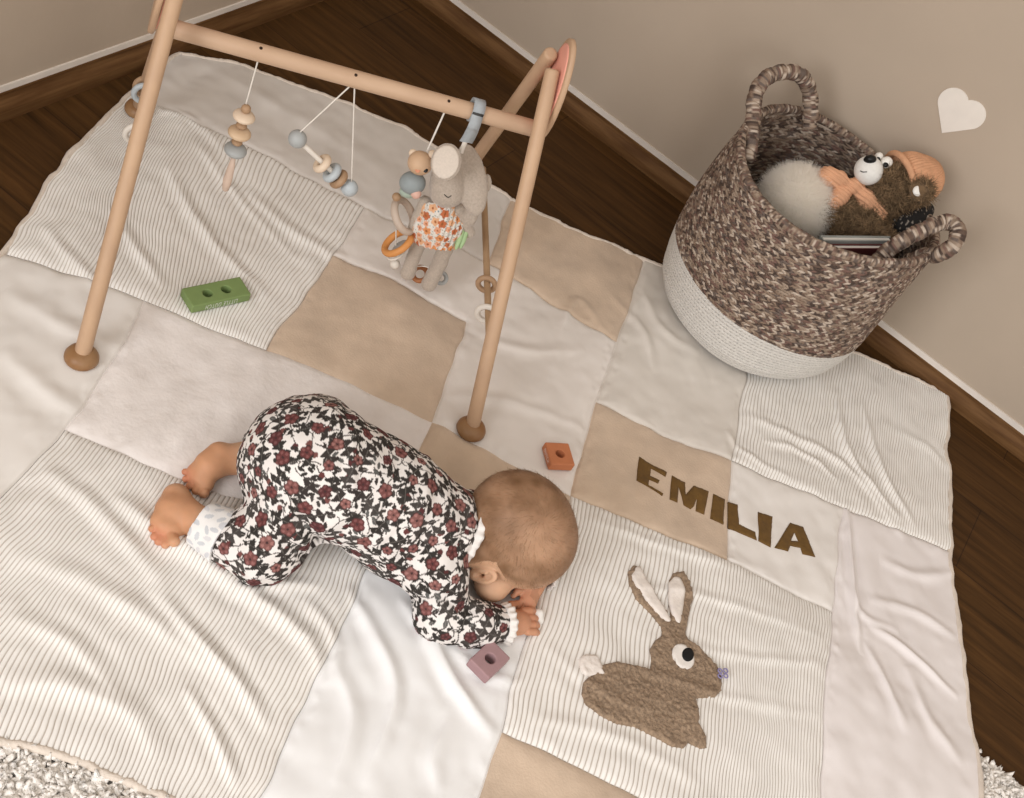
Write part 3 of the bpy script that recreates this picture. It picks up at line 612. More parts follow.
# bear rattle
tb = barpt(443, 116); kb = K(G(420, 165))
bear = thing('bear_rattle', tb, 'hanging wooden bear rattle with grey shirt and orange ring beside the plush hare', 'hanging toy', 'toys hanging from the gym bar')
hd = G(420, 163); cord(bear, tb, G(427, 151), .0016)
hV, hF = sphere(hd, 12.5 * kb, h=12 * kb, n=40, k=24)
bh = mk('head', hV, hF, mat('bear_wood', (.62, .42, .27), .5, .05, 30, .05), bear)
for px, py, o_ in ((413, 153, .012), (432.5, 154, .002)): mk('ear', *sphere(G(px, py, o_), 4.2 * kb, CT, 2.4 * kb), cream_w, bh)
def dot(px, py, r, m, nm, par, V, h=None, lift=0):
    c = surf(V, px, py); return mk(nm, *sphere(c + CT * lift, r, CT, h or r * .4), m, par)
blk = mat('black_paint', (.008, .008, .008), .35, 0, bump=0)
dot(426, 172, 2.4 * kb, blk, 'nose', bh, hV); dot(416.5, 171.5, 2.6 * kb, mat('blush', (.62, .27, .16), .6, 0, bump=0), 'cheek', bh, hV, .0006)
mk('body', *sphere(G(412.5, 183), 13.5 * kb, CU, 12 * kb), mat('shirt_grey', (.30, .34, .35), .5, .05, bump=0), bear, label='grey blue body')
mk('lower_body', *sphere(G(409, 191.5), 10 * kb, CU, 7 * kb), mat('mint', (.42, .52, .44), .5, .05, bump=0), bear, label='mint green lower body')
for k_, (px, py) in enumerate(((416, 193.5), (414.5, 195))): 
    if k_ == 0: mk('bead', *sphere(G(px, py, -.014), 5.5 * kb), mat('pink_bead', (.70, .44, .36), .5, .03, bump=0), bear, label='pink bead')
mk('bead', *sphere(G(396.5, 197), 4.6 * kb, GP), tan_w, bear, label='brown bead')
mk('ring', *torus(G(404, 216), nz(CR * .86 + CT * .45 + CU * .2), .0275, .0060, e=1.1), mat('stone_silicone', (.55, .45, .37), .6, .04, bump=0), bear, label='stone coloured ring')
rc = G(398, 242.5, -.012); mk('ring', *torus(rc, nz(CT * .62 + CU * .62 - CR * .46), .0262, .0060), mat('orange_silicone', (.68, .30, .095), .5, .04, bump=0), bear, label='orange ring')
rc2 = G(400.5, 247, -.006); mk('inner_disc', *sphere(rc2, .0165, nz(CT * .62 + CU * .62 - CR * .46), .0035), grey_w, bear, label='grey disc inside the orange ring')
mk('ring', *torus(G(396, 254, .002), nz(CT * .6 + CU * .7 - CR * .35), .0150, .0022), white_p, bear, label='thin white ring')
mk('bead', *sphere(G(395, 264, 0), .0088), white_p, bear, label='white bead')
mk('ring', *torus(G(420, 274, .01), nz(CT + CU * .2), .0125, .0045), mat('rust_wood', (.42, .17, .07), .5, .05, bump=0), bear, label='rust brown ring')
mk('ring', *torus(G(441, 278, .012), nz(CT + CR * .2), .0095, .0038), grey_w, bear, label='grey ring')
mk('cord', *tube(spline([G(396, 230), G(396, 245), G(396, 262), G(408, 268), G(422, 266), G(438, 270)], 30), .0012, 8), cord_m, bear)

# plush hare
plush = mat('hare_plush', (.50, .425, .355), 0.95, 0.10, 300, 0.7, 700, sheen=0.4)
F = Field(G(380, 300) - .09, G(500, 140) + .09, .0016)
lo = np.min([G(370, 130), G(500, 300), G(370, 300), G(500, 130)], 0) - .06; hi = np.max([G(370, 130), G(500, 300), G(370, 300), G(500, 130)], 0) + .06
F = Field(lo, hi, .0016); kh = K(G(435, 200))
def rot2(a): a = math.radians(a); x = CR * math.cos(a) + CU * math.sin(a); y = -CR * math.sin(a) + CU * math.cos(a); return np.array([x, y, CT])
F.ell(G(447, 184, -.004), (17 * kh, 22 * kh, 17 * kh), rot2(4), .006)
F.ell(G(447, 195, -.012), (16.5 * kh, 12 * kh, 15 * kh), rot2(0), .008)
F.ell(G(471, 180, .004), (15.5 * kh, 36 * kh, 9 * kh), rot2(10), .004)
F.ell(G(470, 211, .004), (9 * kh, 15 * kh, 8 * kh), rot2(0), .008)
F.ell(G(487, 183, .008), (4.5 * kh, 9 * kh, 5 * kh), rot2(0), .004)
F.chain([G(440, 210, .0), G(438, 232, .0)], [16 * kh, 18 * kh], .006)
F.chain([G(425, 202), G(419, 216, -.004), G(414, 226, -.008)], [6.5 * kh, 6 * kh, 6 * kh], .005)
F.chain([G(458, 208), G(466, 224, -.004), G(469, 232, -.006)], [7.5 * kh, 6.5 * kh, 6.5 * kh], .005)
F.chain([G(422, 236), G(413, 258, -.003), G(408, 273, -.010)], [8.5 * kh, 7 * kh, 8 * kh], .004)
F.chain([G(449, 238), G(440, 262, -.003), G(429, 284, -.012)], [9 * kh, 8 * kh, 8.5 * kh], .004)
hV, hF = F.mesh(); nn = vnormals(hV, hF)
hV = hV + nn * (0.0005 * fbm(hV, .01, 4))[:, None]
hare = thing('plush_hare', G(475, 120), 'beige plush hare in an orange flowered dress hanging by a grey ribbon', 'plush toy', 'toys hanging from the gym bar')
hb = mk('body', hV, hF, plush, hare)
F2 = Field(lo, hi, .0016); F2.ell(G(446, 162, -.036), (14.6 * kh, 18 * kh, 3.4 * kh), rot2(-12), .004); eV, eF = F2.mesh()
ear = mk('front_ear', eV, eF, plush, hare)
F2 = Field(lo, hi, .0016); F2.ell(G(445.6, 162, -.0395), (13 * kh, 16.4 * kh, 2.2 * kh), rot2(-12), .004); eV, eF = F2.mesh()
mk('ear_lining', eV, eF, mat('ear_cream', (.66, .585, .51), .95, .05, 300, .5, 600), ear, label='smooth cream ear lining')
c0 = surf(hV, 445, 197); mk('mouth', *tube(spline([surf(hV, 443, 196) + CT * .0006, surf(hV, 448, 199.5) + CT * .0008, surf(hV, 452.5, 197) + CT * .0006], 12), .0007, 6), blk, hb)
# dress with printed flowers
F3 = Field(lo, hi, .0013)
F3.chain([G(438, 208, -.001), G(438, 220, -.002), G(436, 236, -.002)], [18 * kh, 22 * kh, 24.5 * kh], .008)
F3.ell(G(424, 224, -.002), (14 * kh, 17 * kh, 15 * kh), rot2(0), .008); F3.ell(G(452, 224, -.002), (13 * kh, 17 * kh, 15 * kh), rot2(0), .008)
F3.cut(G(434, 243.5, -.002), -CU * .8 + np.array([0, 0, -.6])); F3.cut(G(433, 203, -.01), CU)
dV, dF = F3.mesh(); dn = vnormals(dV, dF); dV = dV + dn * (0.0009 * np.sin(((dV - dV[0]) @ nz(GB)) / .0085 * 2 * np.pi))[:, None] * np.clip((.32 - dV[:, 2]) / .05, 0, 1)[:, None]
def pick(V, dist, seed, tries=6000):
    r = np.random.default_rng(seed); C = []
    for k in r.integers(0, len(V), tries):
        p = V[k]
        if not C or np.min(np.linalg.norm(np.array(C) - p, axis=1)) > dist: C.append(p); 
    return C
def local(V, N, c, rad, seed):
    s = np.where(np.abs(V - c).max(1) < rad)[0]
    if not len(s): return s, None, None
    j = s[np.argmin(np.linalg.norm(V[s] - c, axis=1))]; n = N[j]; s = s[(N[s] @ n) > .15]; r = np.random.default_rng(seed); a = nz(np.cross(n, r.normal(size=3))); b = np.cross(n, a)
    d = V[s] - c; return s, d @ a, d @ b
C_ = np.tile(np.array([.74, .70, .64]), (len(dV), 1))
for k, c in enumerate(pick(dV, .0042, 5)):
    s, u, v = local(dV, dn, c, .003, k)
    if len(s): m = (np.hypot(u, v) < .0011); C_[s[m]] = [(.12, .20, .26), (.25, .32, .28), (.4, .35, .3)][k % 3]
for k, c in enumerate(pick(dV, .0118, 6)):
    s, u, v = local(dV, dn, c, .008, k)
    if not len(s): continue
    r = np.hypot(u, v); th_ = np.arctan2(v, u); R = .0056 + .0020 * (k % 3) * .6
    m = r < R * (.88 + .12 * np.cos(5 * th_)); C_[s[m]] = [(.72, .30, .12), (.74, .42, .24), (.50, .15, .06), (.74, .36, .22)][k % 4]; m = r < R * .25; C_[s[m]] = (.35, .12, .04)
mk('dress', dV, dF, mat('dress_print', None, .9, .04, 100, .3, 700, attr=True), hare, cols=C_, label='white dress printed with orange and rust flowers')
# leaf tag under the arm, ribbon to the bar
leaf = mat('green_silicone', (.40, .56, .30), .5, .05, bump=0)
for k in (0, 1):
    F4 = Field(lo, hi, .0012); F4.ell(G(459.5 + 4.5 * k, 239 - k, -.024 + .004 * k), (2.9 * kh, 12 * kh, 3 * kh), rot2(-20), .002); a_, b_ = F4.mesh(); mk('leaf', a_, b_, leaf, hare, label='small green leaf')
def strip(path, wd, width, th, n=60):
    q = spline(path, n); tg = np.gradient(q, axis=0); tg /= np.linalg.norm(tg, axis=1)[:, None]; wd = np.broadcast_to(np.asarray(wd, float), q.shape); nr = np.cross(tg, wd); nr /= np.linalg.norm(nr, axis=1)[:, None]; wid = np.broadcast_to(np.asarray(width, float), (n,))[:, None]
    V = np.stack([q + wd * wid / 2 + nr * th / 2, q - wd * wid / 2 + nr * th / 2, q - wd * wid / 2 - nr * th / 2, q + wd * wid / 2 - nr * th / 2], 1).reshape(-1, 3)
    F = [grid_faces(n, 4, cv=True), np.array([[0, 3, 2, 1], [4 * n - 4, 4 * n - 3, 4 * n - 2, 4 * n - 1]])]
    return V, F
rib_m = mat('grey_blue_ribbon', (.40, .435, .46), .85, .06, 120, .5, 900)
bc = gl((G(477, 112) - GO) @ GB, .297, .40); up = np.array([0, 0, 1.0])
def rr_(a, r): a = math.radians(a); return bc - GP * math.cos(a) * r + up * math.sin(a) * r
mk('ribbon', *strip([rr_(a, .0150 + .0065 * max(0, math.sin(math.radians(a)))) for a in range(-60, 301, 24)], GB, .0185, .0016, 90), rib_m, hare, label='grey blue ribbon round the bar')
mk('snap_band', *strip([rr_(a, r_q) for a, r_q in ((34, .0198), (30, .0194), (26, .0190), (22, .0186))], GB, .0175, .0012, 8), mat('dark_snap', (.05, .05, .05), .5, 0, bump=0), hare)
p0 = rr_(15, .0185)
mk('ribbon_loop', *strip([rr_(24, .0180), rr_(-5, .0205), rr_(-30, .026), G(472, 131, -.012), G(469, 137, -.008), G(466, 142, -.004)], nz(GB + GP * .1), np.linspace(.018, .021, 60), .0016), rib_m, hare, label='grey blue ribbon tail')
mk('white_tag', *strip([G(466, 140, -.004), G(463, 147, -.004), G(461, 153, -.004)], GB, .0075, .0014, 20), white_p, hare, label='small white tag')

# ------------------------------------------------------------------ silicone building blocks
def block(name, A, B, D, h, holes, col, zt, label, textside=None, txt=None):
    zt = np.mean([qz(P(*q_, zt)) for q_ in (A, B, D)]) + h + .0015
    a, b, d = P(*A, zt), P(*B, zt), P(*D, zt); ux = nz(b - a); L = np.linalg.norm(b - a); wy = d - a; wy = wy - (wy @ ux) * ux; Wd = np.linalg.norm(wy); uy = nz(wy); c = a + ux * L / 2 + uy * Wd / 2
    R = np.array([ux, uy, np.cross(ux, uy)]); F = Field(c - max(L, Wd) * .8, c + max(L, Wd) * .8, .0009)
    cc = c - np.array([0, 0, h / 2]); F.bx(cc, (L / 2, Wd / 2, h / 2), R, .0022)
    for hx in holes: F.cap(c + ux * hx + np.array([0, 0, .006]), c + ux * hx - np.array([0, 0, h - .005]), .0080, k=.0012, mode='sub')
    V, Fc = F.mesh(); m = mat(name + '_silicone', col, .6, .04, 60, .05, 500)
    o = mk(name, V, Fc, m, loc=(c[0], c[1], c[2] - h)); tag(o, label, 'toy block', 'silicone building blocks on the quilt')
    if txt:
        side, length, hh = textside; cu = bpy.data.curves.new('lettering', 'FONT'); cu.body = txt; cu.size = 1; cu.extrude = .03; cu.align_x = 'CENTER'; cu.align_y = 'CENTER'; cu.space_character = 1.25
        t = bpy.data.objects.new('tmp', cu); COL.objects.link(t); bpy.context.view_layer.update(); me = bpy.data.meshes.new_from_object(t.evaluated_get(bpy.context.evaluated_depsgraph_get())); bpy.data.objects.remove(t)
        v = np.array([x.co[:] for x in me.vertices]); sc = length / (v[:, 0].max() - v[:, 0].min()); sy = hh / (v[:, 1].max() - v[:, 1].min())
        if side == 'front': o_, ex, ey, en = c + uy * Wd / 2, ux, np.array([0, 0, 1.]), uy
        else: o_, ex, ey, en = c - ux * L / 2, uy, np.array([0, 0, 1.]), -ux
        ex = ex if np.cross(ex, ey) @ en > 0 else -ex
        if txt.isupper() and side == 'front': ex, ey = -ex, -ey
        Vt = o_ - np.array([0, 0, h / 2]) + v[:, :1] * sc * ex + v[:, 1:2] * sy * ey + (v[:, 2:3] * .012 ) * en
        fs = {}
        for p in me.polygons: fs.setdefault(len(p.vertices), []).append(list(p.vertices))
        mk('lettering', Vt, [np.array(x) for x in fs.values()], mat('letter_' + name, tuple(min(.85, x * .4 + .5) for x in col), .6, 0, bump=0), o, smooth=False, label='raised pale lettering')
    return o
block('toy_block', (181.4, 288.1), (240, 276.2), (193.5, 306.5), .017, (-.0165, .0165), (.20, .285, .105), .034, 'green two-hole silicone block lying on the ribbed quilt near the left gym leg', ('front', .056, .0095), 'LITTLE DUTCH')
block('toy_block', (545.2, 441.7), (568.8, 443), (548.5, 464), .017, (0,), (.52, .19, .085), .034, 'orange square silicone block with one hole, lying between head and gym leg', ('left', .026, .0075), 'DUTCH')
block('toy_block', (469.8, 658.8), (491.8, 638.6), (492.6, 675.3), .019, (0,), (.36, .225, .235), .038, 'mauve square silicone block with one hole, lying by the baby sleeve')

# ------------------------------------------------------------------ woven basket
BC = np.array([1.143, -.223]); HA = math.radians(158)
BP = [(0.000, .150), (.006, .172), (.020, .190), (.045, .2035), (.085, .2115), (.13, .2165), (.20, .2185), (.28, .2165), (.33, .2120), (.352, .2090)]
bz = np.array([p[0] for p in BP]); brr = np.array([p[1] for p in BP]); BZ0 = .016
def brad(zz): return np.interp(zz, bz, brr)
basket = thing('woven_basket', (BC[0], BC[1], BZ0), 'tall round seagrass basket with white woven base and two handles, standing by the right wall', 'basket')
pal = np.array([(.29, .205, .150), (.15, .100, .075), (.42, .325, .25), (.085, .058, .046), (.32, .24, .18), (.21, .125, .100), (.60, .50, .41), (.17, .13, .11)])
def weave(inner, NR=62, NT=205, su=6, sv=6):
    nt_, nz_ = NT * su, NR * sv + 1; th = np.arange(nt_) / nt_ * 2 * np.pi; zz = np.linspace(.004, .352, nz_); T, Z = np.meshgrid(th, zz, indexing='ij')
    row = np.arange(nz_) / sv; ROW = np.broadcast_to(row, T.shape); ri = np.minimum(np.floor(ROW), NR - 1).astype(int); rf = ROW - ri
    slant = np.where(ri % 2 == 0, 1.0, -1.0); wob = .25 * np.sin(T * 13 + ri * 1.7) + .2 * np.sin(T * 31 + ri * 2.3)
    ph = (T / (2 * np.pi) * NT + slant * (rf - .5) * .9 + .5 * (ri % 3) + wob); si = np.floor(ph).astype(int); pf = ph - si
    A_ = np.sqrt(np.clip(np.sin(np.pi * np.clip(rf, 0, 1)), 0, 1)); B_ = np.sqrt(np.clip(np.sin(np.pi * pf), 0, 1)); h = .5 * (.6 * A_ + .4 * B_) + .5 * (1 - (1 - A_) * (1 - B_)) - .6 * np.clip((1 - A_) * (1 - B_) - .2, 0, 1)
    R = brad(Z); amp = .0040; R = (R - .011 - h * amp * .8) if inner else (R + h * amp - amp)
    big = .0022 * np.sin(T * 3 + Z * 20) + .0015 * np.sin(T * 5 + 2 + Z * 11)
    R = R + big; zs = Z * (1 + .035 * np.cos(2 * (T - HA)) * (Z / .352) ** 3)
    V = np.stack([BC[0] + R * np.cos(T), BC[1] + R * np.sin(T), BZ0 + zs], -1).reshape(-1, 3)
    hs = _h(si.astype(np.int64), ri.astype(np.int64), si.astype(np.int64) * 0 + (5 if inner else 1), 3)
    col = pal[(hs * 7.99).astype(int)]; hs2 = _h(si.astype(np.int64), ri.astype(np.int64), si.astype(np.int64) * 0 + 9, 8)
    wh = np.array([.72, .70, .66])[None, None] * (.93 + .09 * hs2[..., None]); is_w = (Z < (.124 + .003 * np.sin(T * 2)))[..., None]
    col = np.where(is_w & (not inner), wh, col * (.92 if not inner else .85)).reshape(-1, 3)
    gap_shade = sst(((1 - A_) * (1 - B_)).reshape(-1), .10, .45); col = col * (1 - .75 * gap_shade[:, None]) + np.array([.05, .04, .032]) * .75 * gap_shade[:, None] * np.where(is_w.reshape(-1, 1), 2.2, 1)  # darkness of the gaps between stitches painted into the weave colour
    return V, [grid_faces(nt_, nz_, cu=True, flip=inner)], col
weave_m = mat('seagrass', None, .75, .12, 600, .5, 900, attr=True, spec=.25)
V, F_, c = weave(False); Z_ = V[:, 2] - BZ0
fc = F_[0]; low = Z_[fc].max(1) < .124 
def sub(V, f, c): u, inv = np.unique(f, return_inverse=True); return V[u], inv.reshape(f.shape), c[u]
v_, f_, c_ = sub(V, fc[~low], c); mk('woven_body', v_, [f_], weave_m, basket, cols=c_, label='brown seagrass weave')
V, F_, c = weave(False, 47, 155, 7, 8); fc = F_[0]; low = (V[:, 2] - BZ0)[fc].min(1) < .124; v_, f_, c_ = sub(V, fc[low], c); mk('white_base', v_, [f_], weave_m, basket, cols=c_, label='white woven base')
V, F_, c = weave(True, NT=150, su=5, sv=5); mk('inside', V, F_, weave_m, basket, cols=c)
v, f = lathe((BC[0], BC[1], BZ0), (0, 0, 1), [(.001, .001), (.10, .001), (.142, .003), (.150, .006), (.148, .010), (.001, .011)], 60); mk('bottom', v, f, weave_m, basket, cols=np.tile(pal[1], (len(v), 1)))
def rope(path, r, n, closed=False, twist=190.0, strands_=2, k=18, seed=0, flat=1.0):
    q = spline(path, n) if not closed else np.asarray(path); V, F = tube(q, 1.0, k, closed); m = len(q); ctr = np.repeat(q, k, 0); d = V[:m * k] - ctr; s = np.tile(np.arange(k) / k * 2 * np.pi, m); seg = np.concatenate([[0], np.cumsum(np.linalg.norm(np.diff(q, axis=0), axis=1))]); L = np.repeat(seg, k)
    ph = (s * strands_ + L * twist) / (2 * np.pi); lump = np.sqrt(np.abs(np.sin(np.pi * ph))); fine = np.abs(np.sin(L * 420 + s * 2))
    rad = r * (.80 + .22 * lump + .06 * fine); V[:m * k] = ctr + d * rad[:, None]
    if not closed: V[m * k:] = [q[0], q[-1]]
    idx = np.floor(ph).astype(np.int64) * 7 + np.floor(L * 260).astype(np.int64) * 3 + np.floor(s * 1.1).astype(np.int64); hs = _h(idx, idx * 0 + seed, idx * 0, 5); col = pal[(hs * 7.99).astype(int)] * .9
    if len(V) > m * k: col = np.vstack([col, [pal[0]] * (len(V) - m * k)])
    return V, F, col
th = np.linspace(0, 2 * np.pi, 700, endpoint=False); rimR = brad(.352) - .006
rp = np.c_[BC[0] + rimR * np.cos(th), BC[1] + rimR * np.sin(th), BZ0 + .352 * (1 + .035 * np.cos(2 * (th - HA))) + 0 * th]
v, f, c = rope(rp, .0085, 700, True, twist=150); mk('rim', v, f, weave_m, basket, cols=c)
def handle(pxs, seed):
    pts = [P(*p[:2], p[2]) for p in pxs]; v, f, c = rope(pts, .0128, 300, twist=210, seed=seed); return mk('handle', v, f, weave_m, basket, cols=c)
def hpt(ang, rad, z): return np.array([BC[0] + rad * math.cos(ang), BC[1] + rad * math.sin(ang), BZ0 + z])
def handle3(ca, seed, lean, hgt=.102):
    w_ = .33; A = []
    for t, z in ((-1.0, .325), (-1.0, .36), (-1.02, .40), (-.86, .44), (-.45, .462), (0, .468), (.45, .462), (.86, .44), (1.02, .40), (1.0, .36), (1.0, .325)):
        zz = .352 + (z - .352) * hgt / .116; A.append(hpt(ca + t * w_, .210 + lean * max(0, z - .35), zz))
    v, f, c = rope(A, .0125, 320, twist=210, seed=seed); return mk('handle', v, f, weave_m, basket, cols=c)
def handle_px(pp, seed):
    v, f, c = rope([P(*q) for q in pp], .0142, 320, twist=210, seed=seed); return mk('handle', v, f, weave_m, basket, cols=c)
handle_px([(747, 160, .340), (750, 145, .357), (753, 122, .385), (755, 96, .415), (765, 79, .44), (783, 72, .455), (800, 75, .455), (809, 90, .43), (811, 112, .40), (810, 119, .388), (809, 128, .374)], 1)
handle_px([(872, 272, .325), (882, 256, .35), (902, 241, .385), (925, 229, .415), (945, 222, .435), (957, 228, .44), (955, 243, .425), (940, 254, .395), (924, 256, .365), (908, 262, .335)], 2)

# ---- things in the basket
fb = P(795, 203, .292); v, f = sphere(fb, .060, n=60, k=30)
ball = thing('fluffy_ball', fb - [0, 0, .062], 'fluffy white pompom ball inside the basket, left of the teddy bear', 'plush toy')
wf = mat('white_fluff', (.97, .93, .86), .95, .05, 50, .3, 300, sheen=.3)
core = mk('core', v + (0.004 * fbm(v, .02, 2))[:, None] * (v - fb) / .062, f, wf, ball)
pt, nn = sample_surface(v, f, 26000, 3); fluff_m, N_, L_, b_ = nt('white_fur_fibres'); df = N_.new('ShaderNodeBsdfDiffuse'); tl = N_.new('ShaderNodeBsdfTranslucent'); ms = N_.new('ShaderNodeMixShader'); ms.inputs[0].default_value = .5
for q_ in (df, tl): q_.inputs[0].default_value = (.98, .95, .90, 1)
L_.new(df.outputs[0], ms.inputs[1]); L_.new(tl.outputs[0], ms.inputs[2]); L_.new(ms.outputs[0], N_['Material Output'].inputs['Surface'])
o = mk('fluff', *strands(pt, nn, .019, .00042, .5, 3, jitter=.45, seed=4), fluff_m, core); o['kind'] = 'stuff'
# books
bk_m = mat('book_cover_grey', (.36, .38, .37), .5, .05, 20, .05); pg_m = mat('paper', (.72, .70, .66), .8, .03, 100, .1)
dk_m = mat('dark_red_cover', (.12, .03, .03), .5, .05, 20, .05)
a, b = P(824, 239.5, .338), P(893, 240, .338); ux = nz(b - a); nb_ = nz(np.array([ux[1], -ux[0], 0]))
for k_, (off, m, lab, dz) in enumerate(((-.004, bk_m, 'thin grey picture book upright in the basket, in front of the teddy bear', 0), (.0105, dk_m, 'thin dark red book upright against the front inside of the basket', -.006))):
    Lb = np.linalg.norm(b - a) * (1 if k_ == 0 else .86); o_ = a + nb_ * off + np.array([0, 0, dz]); M = np.array([ux, nb_, [0, 0, 1.0]])
    t_ = thing('picture_book', o_ + ux * Lb / 2 - [0, 0, .2], lab, 'book', 'books in the basket')
    mk('cover', *join([box((0, -.0062, -.2), (Lb, -.0042, 0), M, o_), box((0, .0042, -.2), (Lb, .0062, 0), M, o_), box((-.002, -.0062, -.2), (0.0, .0062, 0), M, o_)]), m, t_, smooth=False)
    mk('pages', *box((.0005, -.0042, -.198), (Lb - .003, .0042, -.003), M, o_), pg_m, t_, smooth=False)
# teddy bear
HB = P(897, 187, .385); kt = K(HB)
def T(px, py, t=0.0):
    r = ray(px, py); o = HB + CT * t; s_ = ((o - CAM) @ CT) / (r @ CT); return CAM + r * s_
lo, hi = HB - .17, HB + .12; F = Field(lo, hi, .0022)
F.ell(T(897, 188), (24 * kt, 22 * kt, 22 * kt), rot2(0), .01)
F.ell(T(884, 182, .012), (14 * kt, 16 * kt, 14 * kt), rot2(0), .01)
F.chain([T(880, 203, -.02), T(858, 213, -.03), T(842, 220, -.045)], [19 * kt, 24 * kt, 25 * kt], .012)
F.chain([T(866, 222, -.005), T(876, 234, .004), T(882, 238, 0.004)], [11 * kt, 9.5 * kt, 9 * kt], .01)
F.chain([T(845, 205, 0), T(828, 208, .012), T(822, 214, .01)], [10 * kt, 9 * kt, 8 * kt], .01)
F.chain([T(912, 196, .026), T(921, 191, .052)], [7 * kt, 8 * kt], .004); F.ell(T(922, 191, .052), (12 * kt, 11.5 * kt, 4.5 * kt), rot2(-20), .004)
v, f = F.mesh(); nn = vnormals(v, f)
teddy = thing('teddy_bear', T(850, 215, -.06), 'brown teddy bear with orange knitted hat and scarf lying on top of the basket', 'plush toy')
fur_m = mat('teddy_fur', (.20, .125, .065), .95, .2, 120, .5, 400, sheen=.3)
tb_ = mk('body', v, f, fur_m, teddy)
pt, nn_ = sample_surface(v, f, 16000, 5); k_ = np.linalg.norm(pt - T(918, 191, .058), axis=1) > 8 * kt; pt, nn_ = pt[k_], nn_[k_]; o = mk('fur', *strands(pt, nn_, .0110, .0010, 1.0, 2, jitter=.8, seed=8), mat('teddy_fur_tips', (.34, .225, .125), .95, .35, 90, 0), tb_); o['kind'] = 'stuff'
mz = Field(lo, hi, .0018).ell(T(868.5, 170.5, .030), (14 * kt, 14.5 * kt, 13 * kt), rot2(20), .004); mv, mf = mz.mesh(); muz = mk('muzzle', mv, mf, mat('muzzle_white', (.80, .79, .76), .9, .04, 200, .3), teddy, label='white muzzle')
mk('nose', *sphere(T(870, 159.5, .048), 6.2 * kt, CU, 4.6 * kt), blk, muz)
mk('mouth', *tube(spline([surf(mv, 858.5, 171) + CT * .0005, surf(mv, 861.5, 173) + CT * .0008, surf(mv, 865, 172.5) + CT * .0008], 10), .0009, 6), blk, muz)
ew = mat('eye_white', (.82, .80, .76), .3, 0, bump=0)
for px, py, r, t_ in ((886.5, 162.5, 6.0, .030), (879, 156.5, 4.2, .022)):
    e = mk('eye', *sphere(T(px, py, t_), r * kt, CT), ew, teddy, label='white eye with dark pupil'); mk('pupil', *sphere(T(px - .6, py + 2.2, t_ + r * kt * .72), r * .45 * kt, CT, r * .3 * kt), blk, e)
e = T(918, 191, .060); mk('inner_ear', *sphere(e, 5.2 * kt, CT, 2.4 * kt), ew, tb_, label='white inner ear')
knit = mat('orange_knit', (.68, .37, .215), .9, .08, 80, .7, 300, bdist=.002)
Fh = Field(lo, hi + .03, .0016); Fh.ell(T(908, 180, -.004), (27 * kt, 28 * kt, 27 * kt), rot2(-20), .004); Fh.ell(T(921, 180, -.008), (22 * kt, 24 * kt, 22 * kt), rot2(-20), .008)
Fh.cut(T(899.5, 178, .0), -(CR * .93 + CU * .33 - CT * .12)); hv, hf = Fh.mesh(); hn = vnormals(hv, hf)
axh = nz(CR * .93 + CU * .33 - CT * .12); rel = hv - T(905, 180); a1_ = nz(np.cross(axh, CT)); a2_ = np.cross(axh, a1_); ang = np.arctan2(rel @ a1_, rel @ a2_); hv = hv + hn * (.0011 * np.sin(ang * 46))[:, None] * np.clip(np.hypot(rel @ a1_, rel @ a2_) / .03, 0, 1)[:, None]
hat = mk('hat', hv, hf, knit, teddy, label='orange ribbed knitted hat')
q = [T(899.5, 178) + (a1_ * math.cos(x) + a2_ * math.sin(x)) * .0475 for x in np.linspace(0, 2 * np.pi, 60, endpoint=False)]; mk('hat_brim', *tube(np.array(q), .0062, 12, closed=True), knit, hat)
scarf = mat('orange_scarf', (.68, .37, .22), .9, .06, 60, .5, 500)
Fs = Field(lo, hi, .0016)
Fs.chain([T(851, 187, .022), T(838, 180, .028), T(827, 176, .026)], [5 * kt, 9 * kt, 9.5 * kt], .004); Fs.chain([T(851, 188, .022), T(840, 196, .026), T(832, 203, .020)], [5 * kt, 9 * kt, 9 * kt], .004)
Fs.ell(T(853, 186, .024), (7 * kt, 7 * kt, 7 * kt), k=.004); Fs.chain([T(855, 187, .020), T(866, 199, .014), T(880, 213, .002)], [6 * kt, 8.5 * kt, 8 * kt], .006); Fs.chain([T(855, 184, .018), T(862, 180, .014)], [6 * kt, 6 * kt], .006)
sv_, sf = Fs.mesh(); sn = vnormals(sv_, sf); sv_ = sv_ + sn * (.0011 * np.sin((sv_ @ nz(CR * .6 + CU * .8)) / .0065 * 6.28))[:, None]; mk('scarf', sv_, sf, scarf, teddy, label='orange cloth scarf tied in a bow')
# dark speckled pouch
Fp = Field(lo, hi, .002); Fp.ell(T(908, 221, -.030), (21 * kt, 15 * kt, 16 * kt), rot2(18), .004); Fp.ell(T(922, 211, -.03), (12 * kt, 10 * kt, 12 * kt), rot2(0), .01); v, f = Fp.mesh(); nn = vnormals(v, f); v = v + nn * (.0016 * fbm(v, .012, 6))[:, None]
sp = vn(v, .0035, 3); cc = np.where((sp > .62)[:, None], np.array([.30, .26, .22]), np.array([.018, .016, .015]))
o = mk('cloth_pouch', v, f, mat('speckled_cloth', None, .9, .1, 200, .5, attr=True), cols=cc); tag(o, 'black speckled cloth bundle in the basket under the teddy bear head', 'pouch')

